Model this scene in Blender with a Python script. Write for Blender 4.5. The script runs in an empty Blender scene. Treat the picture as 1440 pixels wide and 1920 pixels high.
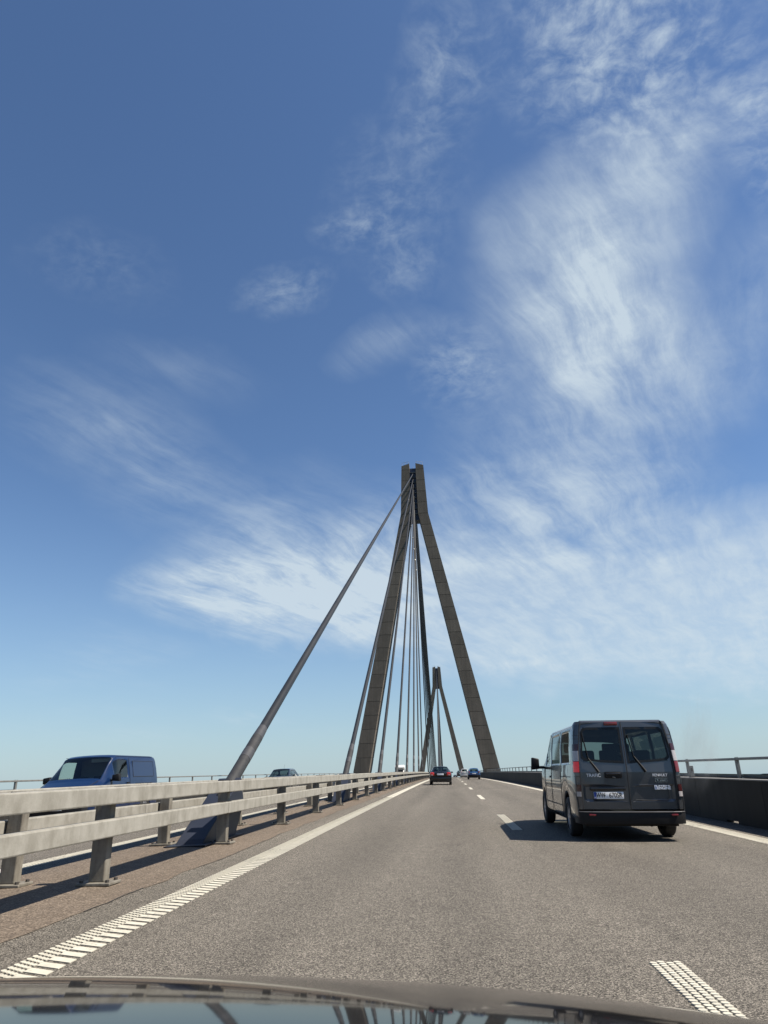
import bpy, bmesh, math, random
from mathutils import Vector, Matrix, Quaternion

random.seed(7)
sc = bpy.context.scene
COL = sc.collection
R = math.radians

# ------------------------------------------------------------------ camera
CAM_H = 1.18
cam_d = bpy.data.cameras.new("camera")
cam = bpy.data.objects.new("camera", cam_d)
COL.objects.link(cam)
th, psi, rho = R(21.058), R(4.399), R(1.65)
F = Vector((-math.sin(psi) * math.cos(th), math.cos(psi) * math.cos(th), math.sin(th)))
R0 = Vector((math.cos(psi), math.sin(psi), 0))
U0 = R0.cross(F)
RT = R0 * math.cos(rho) - U0 * math.sin(rho)
UP = U0 * math.cos(rho) + R0 * math.sin(rho)
m = Matrix((RT, UP, -F)).transposed().to_4x4()
m.translation = (0, 0, CAM_H)
cam.matrix_world = m
cam_d.sensor_fit = 'VERTICAL'
cam_d.sensor_height = 36
cam_d.lens = 24.75
cam_d.clip_start = 0.05
cam_d.clip_end = 60000
sc.camera = cam

# ------------------------------------------------------------------ sky, sun, exposure
SUN_EL, SUN_AZ = R(55), R(97)          # azimuth clockwise from +Y (the driving direction)
SKY = 0.055
CLOUD = (6.2, 7.2, 7.9)
HAZE = (3.5, 5.15, 6.25)
sc.view_settings.view_transform = 'Standard'
sc.view_settings.look = 'None'
sc.view_settings.exposure = 0.90
sc.view_settings.gamma = 1.0
sc.view_settings.use_curve_mapping = False

world = bpy.data.worlds.new("World")
sc.world = world
world.use_nodes = True
wt = world.node_tree
wt.nodes.clear()


def N(tree, typ, inputs=None, **props):
    n = tree.nodes.new(typ)
    for k, v in props.items():
        setattr(n, k, v)
    for k, v in (inputs or {}).items():
        s = n.inputs[k]
        if isinstance(v, bpy.types.NodeSocket):
            tree.links.new(v, s)
        else:
            s.default_value = v
    return n


def MA(tree, op, a, b=0.0, c=0.0, clamp=False):
    return N(tree, 'ShaderNodeMath', {0: a, 1: b, 2: c}, operation=op, use_clamp=clamp).outputs[0]


sky = N(wt, 'ShaderNodeTexSky', sky_type='NISHITA', sun_disc=False, sun_elevation=SUN_EL, sun_rotation=SUN_AZ,
        altitude=30.0, air_density=1.0, dust_density=0.25, ozone_density=3.0)
gen = N(wt, 'ShaderNodeTexCoord').outputs['Generated']
sep = N(wt, 'ShaderNodeSeparateXYZ', {0: gen})
X_, Y_, Z_ = sep.outputs
yc = MA(wt, 'MAXIMUM', Y_, 0.06)
uvw = N(wt, 'ShaderNodeCombineXYZ', {0: MA(wt, 'DIVIDE', X_, yc), 1: MA(wt, 'DIVIDE', Z_, yc), 2: 0.0}).outputs[0]
zc = MA(wt, 'ADD', MA(wt, 'MAXIMUM', Z_, 0.0), 0.16)
plane = N(wt, 'ShaderNodeCombineXYZ', {0: MA(wt, 'DIVIDE', X_, zc), 1: MA(wt, 'DIVIDE', Y_, zc), 2: 0.0}).outputs[0]

warp = N(wt, 'ShaderNodeTexNoise', {'Vector': plane, 'Scale': 1.7, 'Detail': 3.0, 'Roughness': 0.55})
wv = N(wt, 'ShaderNodeVectorMath', {0: warp.outputs['Color'], 1: (0.5, 0.5, 0.5)}, operation='SUBTRACT').outputs[0]
wv = N(wt, 'ShaderNodeVectorMath', {0: wv, 3: 0.22}, operation='SCALE').outputs[0]
pw = N(wt, 'ShaderNodeVectorMath', {0: plane, 1: wv}, operation='ADD').outputs[0]
# cirrus streaks: noise drawn out along one direction of the cloud sheet
smap = N(wt, 'ShaderNodeMapping', {'Vector': pw, 'Rotation': (0, 0, R(28))}).outputs[0]
smap = N(wt, 'ShaderNodeMapping', {'Vector': smap, 'Scale': (5.6, 1.1, 1.0)}).outputs[0]
ns = N(wt, 'ShaderNodeTexNoise', {'Vector': smap, 'Scale': 2.3, 'Detail': 10.0, 'Roughness': 0.66, 'Distortion': 0.15}).outputs[0]
nf = N(wt, 'ShaderNodeTexNoise', {'Vector': pw, 'Scale': 6.5, 'Detail': 9.0, 'Roughness': 0.64}).outputs[0]
# small ripples of cirrocumulus
nm = N(wt, 'ShaderNodeTexNoise', {'Vector': pw, 'Scale': 32.0, 'Detail': 5.0, 'Roughness': 0.6, 'Distortion': 0.25}).outputs[0]
nl = N(wt, 'ShaderNodeTexNoise', {'Vector': plane, 'Scale': 0.9, 'Detail': 4.0, 'Roughness': 0.5}).outputs[0]

BLOBS = [(0.292, 0.845, 0.235, 0.165, 1.095, 0.48, 'v'), (0.30, 0.64, 0.20, 0.17, 0.6, 0.22, 'v'), (-0.21, 0.275, 0.20, 0.07, -0.2, 0.35, 'v'), (0.299, 0.869, 0.226, 0.142, 1.095, 0.62, 's'), (0.278, 0.716, 0.126, 0.096, 1.156, 0.45, 's'), (0.437, 1.373, 0.205, 0.29, -0.152, 1.0, 'm'), (0.51, 1.093, 0.139, 0.108, 0.532, 0.5, 's'), (0.636, 1.089, 0.055, 0.196, -0.129, 0.55, 'm'), (0.073, 1.351, 0.086, 0.212, -0.145, 0.42, 'm'), (-0.106, 0.946, 0.069, 0.049, -0.108, 0.32, 'm'), (-0.03, 1.028, 0.109, 0.167, -0.116, 0.22, 'm'), (-0.24, 0.825, 0.075, 0.047, 0.224, 0.32, 'm'), (-0.023, 0.833, 0.056, 0.057, -0.099, 0.25, 'm'), (-0.055, 0.692, 0.09, 0.048, 0.223, 0.34, 's'), (0.057, 0.631, 0.061, 0.081, -0.082, 0.36, 'm'), (-0.426, 0.671, 0.148, 0.047, -0.307, 0.16, 's'), (-0.508, 0.564, 0.202, 0.07, -0.503, 0.26, 's'), (-0.435, 0.463, 0.217, 0.062, -0.444, 0.2, 's'), (-0.311, 0.26, 0.14, 0.048, -0.186, 0.95, 's'), (-0.199, 0.291, 0.164, 0.089, -0.262, 0.8, 's'), (-0.135, 0.355, 0.151, 0.092, -0.503, 0.22, 's'), (-0.097, 0.23, 0.14, 0.055, -0.117, 0.7, 'v'), (0.241, 0.207, 0.306, 0.076, -0.082, 1.7, 'v'), (0.39, 0.261, 0.193, 0.085, 0.095, 1.15, 'v'), (0.08, 0.237, 0.152, 0.102, -0.048, 0.8, 'v'), (0.205, 0.466, 0.17, 0.139, 0.494, 0.34, 's'), (0.363, 0.596, 0.173, 0.117, 0.584, 0.42, 's'), (0.116, 0.375, 0.192, 0.076, 0.165, 0.4, 's'), (0.287, 0.364, 0.156, 0.075, 0.128, 0.3, 's'), (0.309, 0.094, 0.055, 0.006, -0.036, 0.3, 's'), (-0.272, 0.091, 0.053, 0.009, -0.034, 0.25, 's'), (0.566, 0.763, 0.05, 0.12, -0.098, 0.3, 's'), (-0.596, 0.902, 0.137, 0.069, -0.471, 0.14, 'm')]
# cloud patches where the sky has them, softly warped
wv2 = N(wt, 'ShaderNodeTexNoise', {'Vector': uvw, 'Scale': 6.0, 'Detail': 4.0, 'Roughness': 0.55})
wv2 = N(wt, 'ShaderNodeVectorMath', {0: wv2.outputs['Color'], 1: (0.5, 0.5, 0.5)}, operation='SUBTRACT').outputs[0]
wv2 = N(wt, 'ShaderNodeVectorMath', {0: wv2, 3: 0.10}, operation='SCALE').outputs[0]
uvq = N(wt, 'ShaderNodeVectorMath', {0: uvw, 1: wv2}, operation='ADD').outputs[0]
acc = {'s': None, 'm': None, 'v': None}
for (cu, cv, ru, rv, an, w, t) in BLOBS:
    mp = N(wt, 'ShaderNodeMapping', {'Vector': uvq, 'Location': (cu, cv, 0), 'Rotation': (0, 0, an), 'Scale': (ru * 1.45, rv * 1.45, 1)}, vector_type='TEXTURE')
    g = N(wt, 'ShaderNodeTexGradient', {0: mp.outputs[0]}, gradient_type='SPHERICAL').outputs['Fac']
    acc[t] = MA(wt, 'MULTIPLY', g, w * 1.5) if acc[t] is None else MA(wt, 'MULTIPLY_ADD', g, w * 1.5, acc[t])
# thin scattered cirrus over the rest of the sky (all round)
thin = N(wt, 'ShaderNodeMapRange', {'Value': nl, 'From Min': 0.52, 'From Max': 0.75, 'To Min': 0.0, 'To Max': 0.35}, interpolation_type='SMOOTHSTEP').outputs[0]
cs = MA(wt, 'ADD', acc['s'], thin)
tex_s = MA(wt, 'MULTIPLY_ADD', ns, 0.75, MA(wt, 'MULTIPLY', nf, 0.45))
ks = N(wt, 'ShaderNodeMapRange', {'Value': tex_s, 'From Min': 0.36, 'From Max': 0.86, 'To Min': 0.0, 'To Max': 1.0}, interpolation_type='SMOOTHSTEP').outputs[0]
ds = MA(wt, 'MULTIPLY', MA(wt, 'MINIMUM', cs, 1.15), MA(wt, 'MULTIPLY_ADD', ks, 0.92, MA(wt, 'MULTIPLY', MA(wt, 'MINIMUM', cs, 1.0), 0.13)))
km = N(wt, 'ShaderNodeMapRange', {'Value': MA(wt, 'MULTIPLY_ADD', nm, 0.7, MA(wt, 'MULTIPLY', nf, 0.4)), 'From Min': 0.38, 'From Max': 0.86, 'To Min': 0.0, 'To Max': 1.0}, interpolation_type='SMOOTHSTEP').outputs[0]
dm = MA(wt, 'MULTIPLY', MA(wt, 'MINIMUM', acc['m'], 1.0), km)
# a milky veil: mostly smooth, lightly combed by the same streaks
dv = MA(wt, 'MULTIPLY', MA(wt, 'MINIMUM', acc['v'], 1.15), MA(wt, 'MULTIPLY_ADD', ks, 0.50, 0.40))
dens = MA(wt, 'MINIMUM', MA(wt, 'MULTIPLY', MA(wt, 'ADD', MA(wt, 'ADD', ds, dm), dv), 0.80), 0.85)
dens = MA(wt, 'MULTIPLY', dens, N(wt, 'ShaderNodeMapRange', {'Value': Z_, 'From Min': 0.0, 'From Max': 0.10}, interpolation_type='SMOOTHSTEP').outputs[0])
hs = N(wt, 'ShaderNodeHueSaturation', {'Hue': 0.5, 'Saturation': 1.08, 'Value': 1.0, 'Color': sky.outputs[0]}).outputs[0]
hs = N(wt, 'ShaderNodeVectorMath', {0: hs, 1: (1.17, 1.18, 1.23)}, operation='MULTIPLY').outputs[0]
# pale sea haze low over the horizon, all round
hz = N(wt, 'ShaderNodeMapRange', {'Value': Z_, 'From Min': -0.02, 'From Max': 0.42, 'To Min': 1.0, 'To Max': 0.0}).outputs[0]
hz = MA(wt, 'MULTIPLY', MA(wt, 'POWER', hz, 2.2), 0.85)
hsky = N(wt, 'ShaderNodeMix', {0: hz, 6: hs, 7: (*HAZE, 1)}, data_type='RGBA').outputs[2]
mixc = N(wt, 'ShaderNodeMix', {0: dens, 6: hsky, 7: (*CLOUD, 1)}, data_type='RGBA')
bg = N(wt, 'ShaderNodeBackground', {0: mixc.outputs[2], 1: SKY})
out = N(wt, 'ShaderNodeOutputWorld', {0: bg.outputs[0]})

sun_d = bpy.data.lights.new("sun", 'SUN')
sun = bpy.data.objects.new("sun", sun_d)
COL.objects.link(sun)
S = Vector((math.sin(SUN_AZ) * math.cos(SUN_EL), math.cos(SUN_AZ) * math.cos(SUN_EL), math.sin(SUN_EL)))
sun.rotation_euler = S.to_track_quat('Z', 'Y').to_euler()
sun.location = S * 100
sun_d.energy = 5.0
sun_d.angle = R(0.53)
sun_d.color = (1.0, 0.92, 0.80)

# ------------------------------------------------------------------ helpers
def tag(o, label=None, cat=None, group=None, kind=None):
    if label: o["label"] = label
    if cat: o["category"] = cat
    if group: o["group"] = group
    if kind: o["kind"] = kind
    return o


def empty(name, label=None, cat=None, group=None, matrix=None):
    o = bpy.data.objects.new(name, None)
    o.empty_display_size = 0.3
    COL.objects.link(o)
    if matrix is not None:
        o.matrix_world = matrix
    return tag(o, label, cat, group)


def obj(name, me, parent=None, loc=None, rot=None):
    o = bpy.data.objects.new(name, me)
    COL.objects.link(o)
    if parent: o.parent = parent
    if loc is not None: o.location = loc
    if rot is not None: o.rotation_euler = rot
    return o


class MB:
    def __init__(s):
        s.v, s.f = [], []

    def add(s, vs, fs):
        b = len(s.v)
        s.v += [tuple(p) for p in vs]
        s.f += [tuple(b + i for i in f) for f in fs]
        return s

    def box(s, x0, x1, y0, y1, z0, z1):
        return s.add([(x0, y0, z0), (x1, y0, z0), (x1, y1, z0), (x0, y1, z0), (x0, y0, z1), (x1, y0, z1), (x1, y1, z1), (x0, y1, z1)],
                     [(0, 3, 2, 1), (4, 5, 6, 7), (0, 1, 5, 4), (1, 2, 6, 5), (2, 3, 7, 6), (3, 0, 4, 7)])

    def hexa(s, a, b):          # a, b: two loops of 4 points
        return s.add(list(a) + list(b), [(0, 3, 2, 1), (4, 5, 6, 7), (0, 1, 5, 4), (1, 2, 6, 5), (2, 3, 7, 6), (3, 0, 4, 7)])

    def tube(s, p, q, r, n=10, r2=None, cap=True):
        p, q = Vector(p), Vector(q)
        d = (q - p).normalized()
        a = d.orthogonal().normalized()
        c = d.cross(a)
        r2 = r if r2 is None else r2
        vs = []
        for e, rr in ((p, r), (q, r2)):
            for i in range(n):
                t = 2 * math.pi * i / n
                vs.append(e + (a * math.cos(t) + c * math.sin(t)) * rr)
        fs = [(i, (i + 1) % n, n + (i + 1) % n, n + i) for i in range(n)]
        if cap:
            fs += [tuple(range(n - 1, -1, -1)), tuple(range(n, 2 * n))]
        return s.add(vs, fs)

    def path(s, pts, r, n=6):
        for a, b in zip(pts, pts[1:]):
            s.tube(a, b, r, n)
        return s

    def prism(s, poly, axis, a, b):     # poly in the two other axes, extruded along axis
        def P(u, v, w):
            return {'x': (w, u, v), 'y': (u, w, v), 'z': (u, v, w)}[axis]
        n = len(poly)
        vs = [P(u, v, a) for u, v in poly] + [P(u, v, b) for u, v in poly]
        return s.add(vs, [tuple(range(n - 1, -1, -1)), tuple(range(n, 2 * n))] + [(i, (i + 1) % n, n + (i + 1) % n, n + i) for i in range(n)])

    def lathe(s, prof, n=24, axis='x', c=(0, 0, 0)):   # prof: (offset along axis, radius)
        vs = []
        for o_, r in prof:
            for i in range(n):
                t = 2 * math.pi * i / n
                vs.append((c[0] + o_, c[1] + r * math.cos(t), c[2] + r * math.sin(t)))
        fs = []
        for k in range(len(prof) - 1):
            for i in range(n):
                j = (i + 1) % n
                fs.append((k * n + i, k * n + j, (k + 1) * n + j, (k + 1) * n + i))
        return s.add(vs, fs)

    def mesh(s, name, mat, smooth=None, bevel=0.0):
        me = bpy.data.meshes.new(name)
        me.from_pydata(s.v, [], s.f)
        bm = bmesh.new()
        bm.from_mesh(me)
        bmesh.ops.recalc_face_normals(bm, faces=bm.faces)
        if bevel:
            es = [e for e in bm.edges if e.is_manifold and e.calc_face_angle(0) > 0.6]
            bmesh.ops.bevel(bm, geom=es, offset=bevel, segments=2, affect='EDGES', profile=0.5)
        bm.to_mesh(me)
        bm.free()
        if mat: me.materials.append(mat)
        if smooth is not None:
            me.polygons.foreach_set('use_smooth', [True] * len(me.polygons))
            me.set_sharp_from_angle(angle=R(smooth))
        return me

    def build(s, name, mat, parent=None, smooth=None, bevel=0.0, loc=None, rot=None):
        return obj(name, s.mesh(name, mat, smooth, bevel), parent, loc, rot)


def principled(name, base=(0.5, 0.5, 0.5), rough=0.6, metal=0.0, coat=0.0, spec=0.5, var=0.12, vscale=4.0, bump=0.0, bscale=60.0, stretch=(1, 1, 1), rand=0.0, rvar=0.1):
    mt = bpy.data.materials.new(name)
    mt.use_nodes = True
    t = mt.node_tree
    b = t.nodes['Principled BSDF']
    tc = N(t, 'ShaderNodeTexCoord').outputs['Object']
    if rand:
        oi = N(t, 'ShaderNodeObjectInfo').outputs['Random']
        off = N(t, 'ShaderNodeVectorMath', {0: (37.0, 61.0, 23.0), 3: oi}, operation='SCALE').outputs[0]
        tc = N(t, 'ShaderNodeVectorMath', {0: tc, 1: off}, operation='ADD').outputs[0]
    mp = N(t, 'ShaderNodeMapping', {'Vector': tc, 'Scale': stretch}).outputs[0]
    nz = N(t, 'ShaderNodeTexNoise', {'Vector': mp, 'Scale': vscale, 'Detail': 6.0, 'Roughness': 0.6}).outputs[0]
    lo = tuple(c * (1 - var) for c in base) + (1,)
    hi = tuple(min(1, c * (1 + var)) for c in base) + (1,)
    f = N(t, 'ShaderNodeMapRange', {'Value': nz, 'From Min': 0.3, 'From Max': 0.7}).outputs[0]
    mx = N(t, 'ShaderNodeMix', {0: f, 6: lo, 7: hi}, data_type='RGBA').outputs[2]
    t.links.new(mx, b.inputs['Base Color'])
    rr = N(t, 'ShaderNodeMapRange', {'Value': nz, 'From Min': 0.3, 'From Max': 0.7, 'To Min': rough * (1 - rvar), 'To Max': min(1, rough * (1 + rvar))}).outputs[0]
    t.links.new(rr, b.inputs['Roughness'])
    b.inputs['Metallic'].default_value = metal
    b.inputs['Coat Weight'].default_value = coat
    b.inputs['Coat Roughness'].default_value = 0.04
    b.inputs['Specular IOR Level'].default_value = spec
    if bump:
        bn = N(t, 'ShaderNodeTexNoise', {'Vector': mp, 'Scale': bscale, 'Detail': 4.0}).outputs[0]
        bp = N(t, 'ShaderNodeBump', {'Height': bn, 'Strength': bump, 'Distance': 0.01}).outputs[0]
        t.links.new(bp, b.inputs['Normal'])
    mt["b"] = 1
    return mt


def emissive(name, base, col, strength):
    mt = principled(name, base, 0.25, coat=0.6)
    b = mt.node_tree.nodes['Principled BSDF']
    b.inputs['Emission Color'].default_value = (*col, 1)
    b.inputs['Emission Strength'].default_value = strength
    return mt


def glass(name, tint, refl=1.0):
    mt = bpy.data.materials.new(name)
    mt.use_nodes = True
    t = mt.node_tree
    t.nodes.clear()
    tc = N(t, 'ShaderNodeTexCoord').outputs['Object']
    nz = N(t, 'ShaderNodeTexNoise', {'Vector': tc, 'Scale': 3.0, 'Detail': 3.0}).outputs[0]
    rg = N(t, 'ShaderNodeMapRange', {'Value': nz, 'To Min': 0.0, 'To Max': 0.05}).outputs[0]
    tr = N(t, 'ShaderNodeBsdfTransparent', {0: (*tint, 1)})
    gl = N(t, 'ShaderNodeBsdfAnisotropic', {0: (0.9, 0.95, 0.95, 1), 'Roughness': rg})
    bf = N(t, 'ShaderNodeNewGeometry').outputs['Backfacing']
    ior = N(t, 'ShaderNodeMapRange', {'Value': bf, 'To Min': 1.5, 'To Max': 1 / 1.5}).outputs[0]     # a thin pane: same from both sides
    fr = N(t, 'ShaderNodeFresnel', {'IOR': ior}).outputs[0]
    fr = MA(t, 'MULTIPLY', fr, refl, clamp=True)
    mx = N(t, 'ShaderNodeMixShader', {0: fr, 1: tr.outputs[0], 2: gl.outputs[0]})
    N(t, 'ShaderNodeOutputMaterial', {0: mx.outputs[0]})
    return mt


# ------------------------------------------------------------------ the bridge's lines
SL, RC = 0.0165, 18000.0        # grade at the camera, radius of the crest
XM, CS = -4.35, 0.022           # middle of the median, cross fall to both sides


def zr(x, y):
    return SL * y - y * y / (2 * RC) - CS * (abs(x - XM) - abs(XM))


def slope(y):
    return SL - y / RC


def deck_matrix(x, y, heading=1, yaw=0.0, dz=0.0):
    cs = -CS if x > XM else CS
    f = Vector((math.sin(yaw), heading * math.cos(yaw), heading * slope(y))).normalized()
    n = Vector((-cs, -slope(y), 1)).normalized()
    r = f.cross(n).normalized()
    f = n.cross(r)
    mt = Matrix((r, f, n)).transposed().to_4x4()
    mt.translation = (x, y, zr(x, y) + dz)
    return mt


# ------------------------------------------------------------------ materials
def asphalt(name, dark, light, warm, scale=115.0, tracks=None):
    mt = bpy.data.materials.new(name)
    mt.use_nodes = True
    t = mt.node_tree
    b = t.nodes['Principled BSDF']
    tc = N(t, 'ShaderNodeTexCoord').outputs['Object']
    n1 = N(t, 'ShaderNodeTexNoise', {'Vector': tc, 'Scale': scale, 'Detail': 3.0, 'Roughness': 0.7}).outputs[0]
    vo = N(t, 'ShaderNodeTexVoronoi', {'Vector': tc, 'Scale': scale * 0.62}).outputs['Color']
    vv = N(t, 'ShaderNodeSeparateColor', {0: vo}).outputs[0]
    f = MA(t, 'MULTIPLY_ADD', vv, 0.55, MA(t, 'MULTIPLY', n1, 0.6))
    f = N(t, 'ShaderNodeMapRange', {'Value': f, 'From Min': 0.25, 'From Max': 0.95}).outputs[0]
    f = MA(t, 'POWER', f, 2.25)
    mx = N(t, 'ShaderNodeMix', {0: f, 6: (*dark, 1), 7: (*light, 1)}, data_type='RGBA').outputs[2]
    mp = N(t, 'ShaderNodeMapping', {'Vector': tc, 'Scale': (1.0, 0.12, 1.0)}).outputs[0]
    n2 = N(t, 'ShaderNodeTexNoise', {'Vector': mp, 'Scale': 0.9, 'Detail': 5.0, 'Roughness': 0.6}).outputs[0]
    f2 = N(t, 'ShaderNodeMapRange', {'Value': n2, 'From Min': 0.3, 'From Max': 0.7, 'To Min': 0.86, 'To Max': 1.12}).outputs[0]
    n3 = N(t, 'ShaderNodeTexNoise', {'Vector': tc, 'Scale': 5.0, 'Detail': 6.0, 'Roughness': 0.65}).outputs[0]
    f3 = N(t, 'ShaderNodeMapRange', {'Value': n3, 'From Min': 0.3, 'From Max': 0.7, 'To Min': 0.9, 'To Max': 1.1}).outputs[0]
    fm = MA(t, 'MULTIPLY', f2, f3)
    if tracks:
        xx = N(t, 'ShaderNodeSeparateXYZ', {0: tc}).outputs[0]
        xw = MA(t, 'ADD', xx, MA(t, 'MULTIPLY', MA(t, 'SUBTRACT', n2, 0.5), 0.8))
        tot = None
        for c in tracks:       # polished, slightly darker wheel paths
            d = MA(t, 'DIVIDE', MA(t, 'SUBTRACT', xw, c), 0.34)
            g = MA(t, 'POWER', 2.718, MA(t, 'MULTIPLY', MA(t, 'MULTIPLY', d, d), -1.0))
            tot = g if tot is None else MA(t, 'ADD', tot, g)
        fm = MA(t, 'MULTIPLY', fm, MA(t, 'MULTIPLY_ADD', tot, -0.13, 1.03))
        # old oil drips and tar spots between the wheel paths
        n4 = N(t, 'ShaderNodeTexNoise', {'Vector': N(t, 'ShaderNodeMapping', {'Vector': tc, 'Scale': (1.0, 0.35, 1.0)}).outputs[0], 'Scale': 2.6, 'Detail': 7.0, 'Roughness': 0.7}).outputs[0]
        f4 = N(t, 'ShaderNodeMapRange', {'Value': n4, 'From Min': 0.60, 'From Max': 0.76, 'To Min': 1.0, 'To Max': 0.72}).outputs[0]
        fm = MA(t, 'MULTIPLY', fm, f4)
    c2 = N(t, 'ShaderNodeVectorMath', {0: mx, 3: fm}, operation='SCALE').outputs[0]
    c3 = N(t, 'ShaderNodeVectorMath', {0: c2, 1: warm}, operation='MULTIPLY').outputs[0]
    t.links.new(c3, b.inputs['Base Color'])
    b.inputs['Roughness'].default_value = 0.75
    b.inputs['Specular IOR Level'].default_value = 0.16
    bp = N(t, 'ShaderNodeBump', {'Height': f, 'Strength': 0.55, 'Distance': 0.006}).outputs[0]
    t.links.new(bp, b.inputs['Normal'])
    return mt


M_ROAD = asphalt("asphalt_grey", (0.016, 0.0145, 0.013), (0.40, 0.38, 0.345), (1.0, 0.955, 0.89), 235.0, tracks=(-1.38, 0.14, 2.40, 3.92))
M_MED = asphalt("asphalt_brown", (0.075, 0.062, 0.051), (0.285, 0.240, 0.198), (1.0, 0.96, 0.90), 120.0)
M_LINE = principled("road_paint", (0.45, 0.425, 0.35), 0.6, var=0.14, vscale=9.0, bump=0.25, bscale=150)
def worn_paint():
    mt = M_LINE
    t = mt.node_tree
    b = t.nodes['Principled BSDF']
    src = b.inputs['Base Color'].links[0].from_socket
    tc = N(t, 'ShaderNodeTexCoord').outputs['Object']
    n = N(t, 'ShaderNodeTexNoise', {'Vector': tc, 'Scale': 26.0, 'Detail': 8.0, 'Roughness': 0.7}).outputs[0]
    n2 = N(t, 'ShaderNodeTexNoise', {'Vector': tc, 'Scale': 1.1, 'Detail': 4.0}).outputs[0]
    f = N(t, 'ShaderNodeMapRange', {'Value': MA(t, 'MULTIPLY_ADD', n2, 0.5, n), 'From Min': 0.83, 'From Max': 0.98}).outputs[0]
    mx = N(t, 'ShaderNodeMix', {0: f, 6: src, 7: (0.13, 0.12, 0.105, 1)}, data_type='RGBA').outputs[2]
    t.links.new(mx, b.inputs['Base Color'])


worn_paint()
M_CRACK = principled("bitumen_seam", (0.03, 0.027, 0.025), 0.7, vscale=20)
M_DECK = principled("deck_steel", (0.25, 0.26, 0.27), 0.5, vscale=0.5)
M_CONC = principled("pylon_concrete", (0.128, 0.108, 0.085), 0.85, spec=0.25, var=0.16, vscale=0.55, bump=0.2, bscale=9, rand=1)
def tone_by_lift(mt, amt):
    """each casting has its own tone, with rain streaks down its face"""
    t = mt.node_tree
    b = t.nodes['Principled BSDF']
    src = b.inputs['Base Color'].links[0].from_socket
    oi = N(t, 'ShaderNodeObjectInfo').outputs['Random']
    tc = N(t, 'ShaderNodeTexCoord').outputs['Object']
    st = N(t, 'ShaderNodeTexNoise', {'Vector': N(t, 'ShaderNodeMapping', {'Vector': tc, 'Scale': (2.2, 2.2, 0.06)}).outputs[0], 'Scale': 1.3, 'Detail': 6.0, 'Roughness': 0.65}).outputs[0]
    k = N(t, 'ShaderNodeMapRange', {'Value': oi, 'To Min': 1 - amt, 'To Max': 1 + amt}).outputs[0]
    k2 = N(t, 'ShaderNodeMapRange', {'Value': st, 'From Min': 0.35, 'From Max': 0.7, 'To Min': 1.1, 'To Max': 0.8}).outputs[0]
    t.links.new(N(t, 'ShaderNodeVectorMath', {0: src, 3: MA(t, 'MULTIPLY', k, k2)}, operation='SCALE').outputs[0], b.inputs['Base Color'])


tone_by_lift(M_CONC, 0.09)
M_CONCJ = principled("pylon_joint", (0.05, 0.042, 0.034), 0.9, vscale=1.0)
M_NAVY = principled("navy_steel", (0.018, 0.026, 0.055), 0.45, var=0.2, vscale=1.2)
M_ANCH = principled("anchor_blue", (0.018, 0.022, 0.034), 0.5, spec=0.3, var=0.15, vscale=2.0, rand=1)
M_CABLE = principled("cable_sheath", (0.0165, 0.0180, 0.0205), 0.55, spec=0.25, var=0.14, vscale=1.5, rand=1)
M_PIPE = principled("stay_pipe", (0.027, 0.027, 0.0275), 0.6, spec=0.3, var=0.25, vscale=6.0, rand=1)
M_COLLAR = principled("stay_rubber", (0.035, 0.035, 0.037), 0.55, vscale=5.0)
M_WHITE = principled("pale_steel", (0.33, 0.32, 0.30), 0.5, vscale=5)
M_BARR = principled("dark_barrier", (0.021, 0.0205, 0.0195), 0.75, spec=0.2, var=0.22, vscale=2.2, rand=1, stretch=(1, 1, 0.5), bump=0.1, bscale=40)
tone_by_lift(M_BARR, 0.14)
M_CAPS = principled("barrier_cap", (0.22, 0.21, 0.20), 0.7, var=0.2, vscale=6, rand=1)
M_GALV = principled("galvanised_rail", (0.19, 0.185, 0.17), 0.5, metal=0.35, var=0.2, vscale=5, rand=1)
M_BOLT = principled("dark_bolt", (0.045, 0.04, 0.035), 0.6, vscale=30)


def weathered(name, base, dirt, streak):
    mt = bpy.data.materials.new(name)
    mt.use_nodes = True
    t = mt.node_tree
    b = t.nodes['Principled BSDF']
    tc = N(t, 'ShaderNodeTexCoord').outputs['Object']
    oi = N(t, 'ShaderNodeObjectInfo').outputs['Random']
    off = N(t, 'ShaderNodeVectorMath', {0: (31.0, 67.0, 19.0), 3: oi}, operation='SCALE').outputs[0]
    tc = N(t, 'ShaderNodeVectorMath', {0: tc, 1: off}, operation='ADD').outputs[0]
    n1 = N(t, 'ShaderNodeTexNoise', {'Vector': tc, 'Scale': 3.0, 'Detail': 8.0, 'Roughness': 0.65}).outputs[0]
    mp = N(t, 'ShaderNodeMapping', {'Vector': tc, 'Scale': streak}).outputs[0]
    n2 = N(t, 'ShaderNodeTexNoise', {'Vector': mp, 'Scale': 7.0, 'Detail': 5.0, 'Roughness': 0.6}).outputs[0]
    f = MA(t, 'MULTIPLY_ADD', n2, 0.6, MA(t, 'MULTIPLY', n1, 0.55))
    f = N(t, 'ShaderNodeMapRange', {'Value': f, 'From Min': 0.42, 'From Max': 0.78}, interpolation_type='SMOOTHSTEP').outputs[0]
    mx = N(t, 'ShaderNodeMix', {0: f, 6: (*base, 1), 7: (*dirt, 1)}, data_type='RGBA').outputs[2]
    t.links.new(mx, b.inputs['Base Color'])
    b.inputs['Roughness'].default_value = 0.62
    b.inputs['Specular IOR Level'].default_value = 0.3
    bn = N(t, 'ShaderNodeTexNoise', {'Vector': tc, 'Scale': 45.0, 'Detail': 4.0}).outputs[0]
    bp = N(t, 'ShaderNodeBump', {'Height': bn, 'Strength': 0.15, 'Distance': 0.01}).outputs[0]
    t.links.new(bp, b.inputs['Normal'])
    return mt


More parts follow.
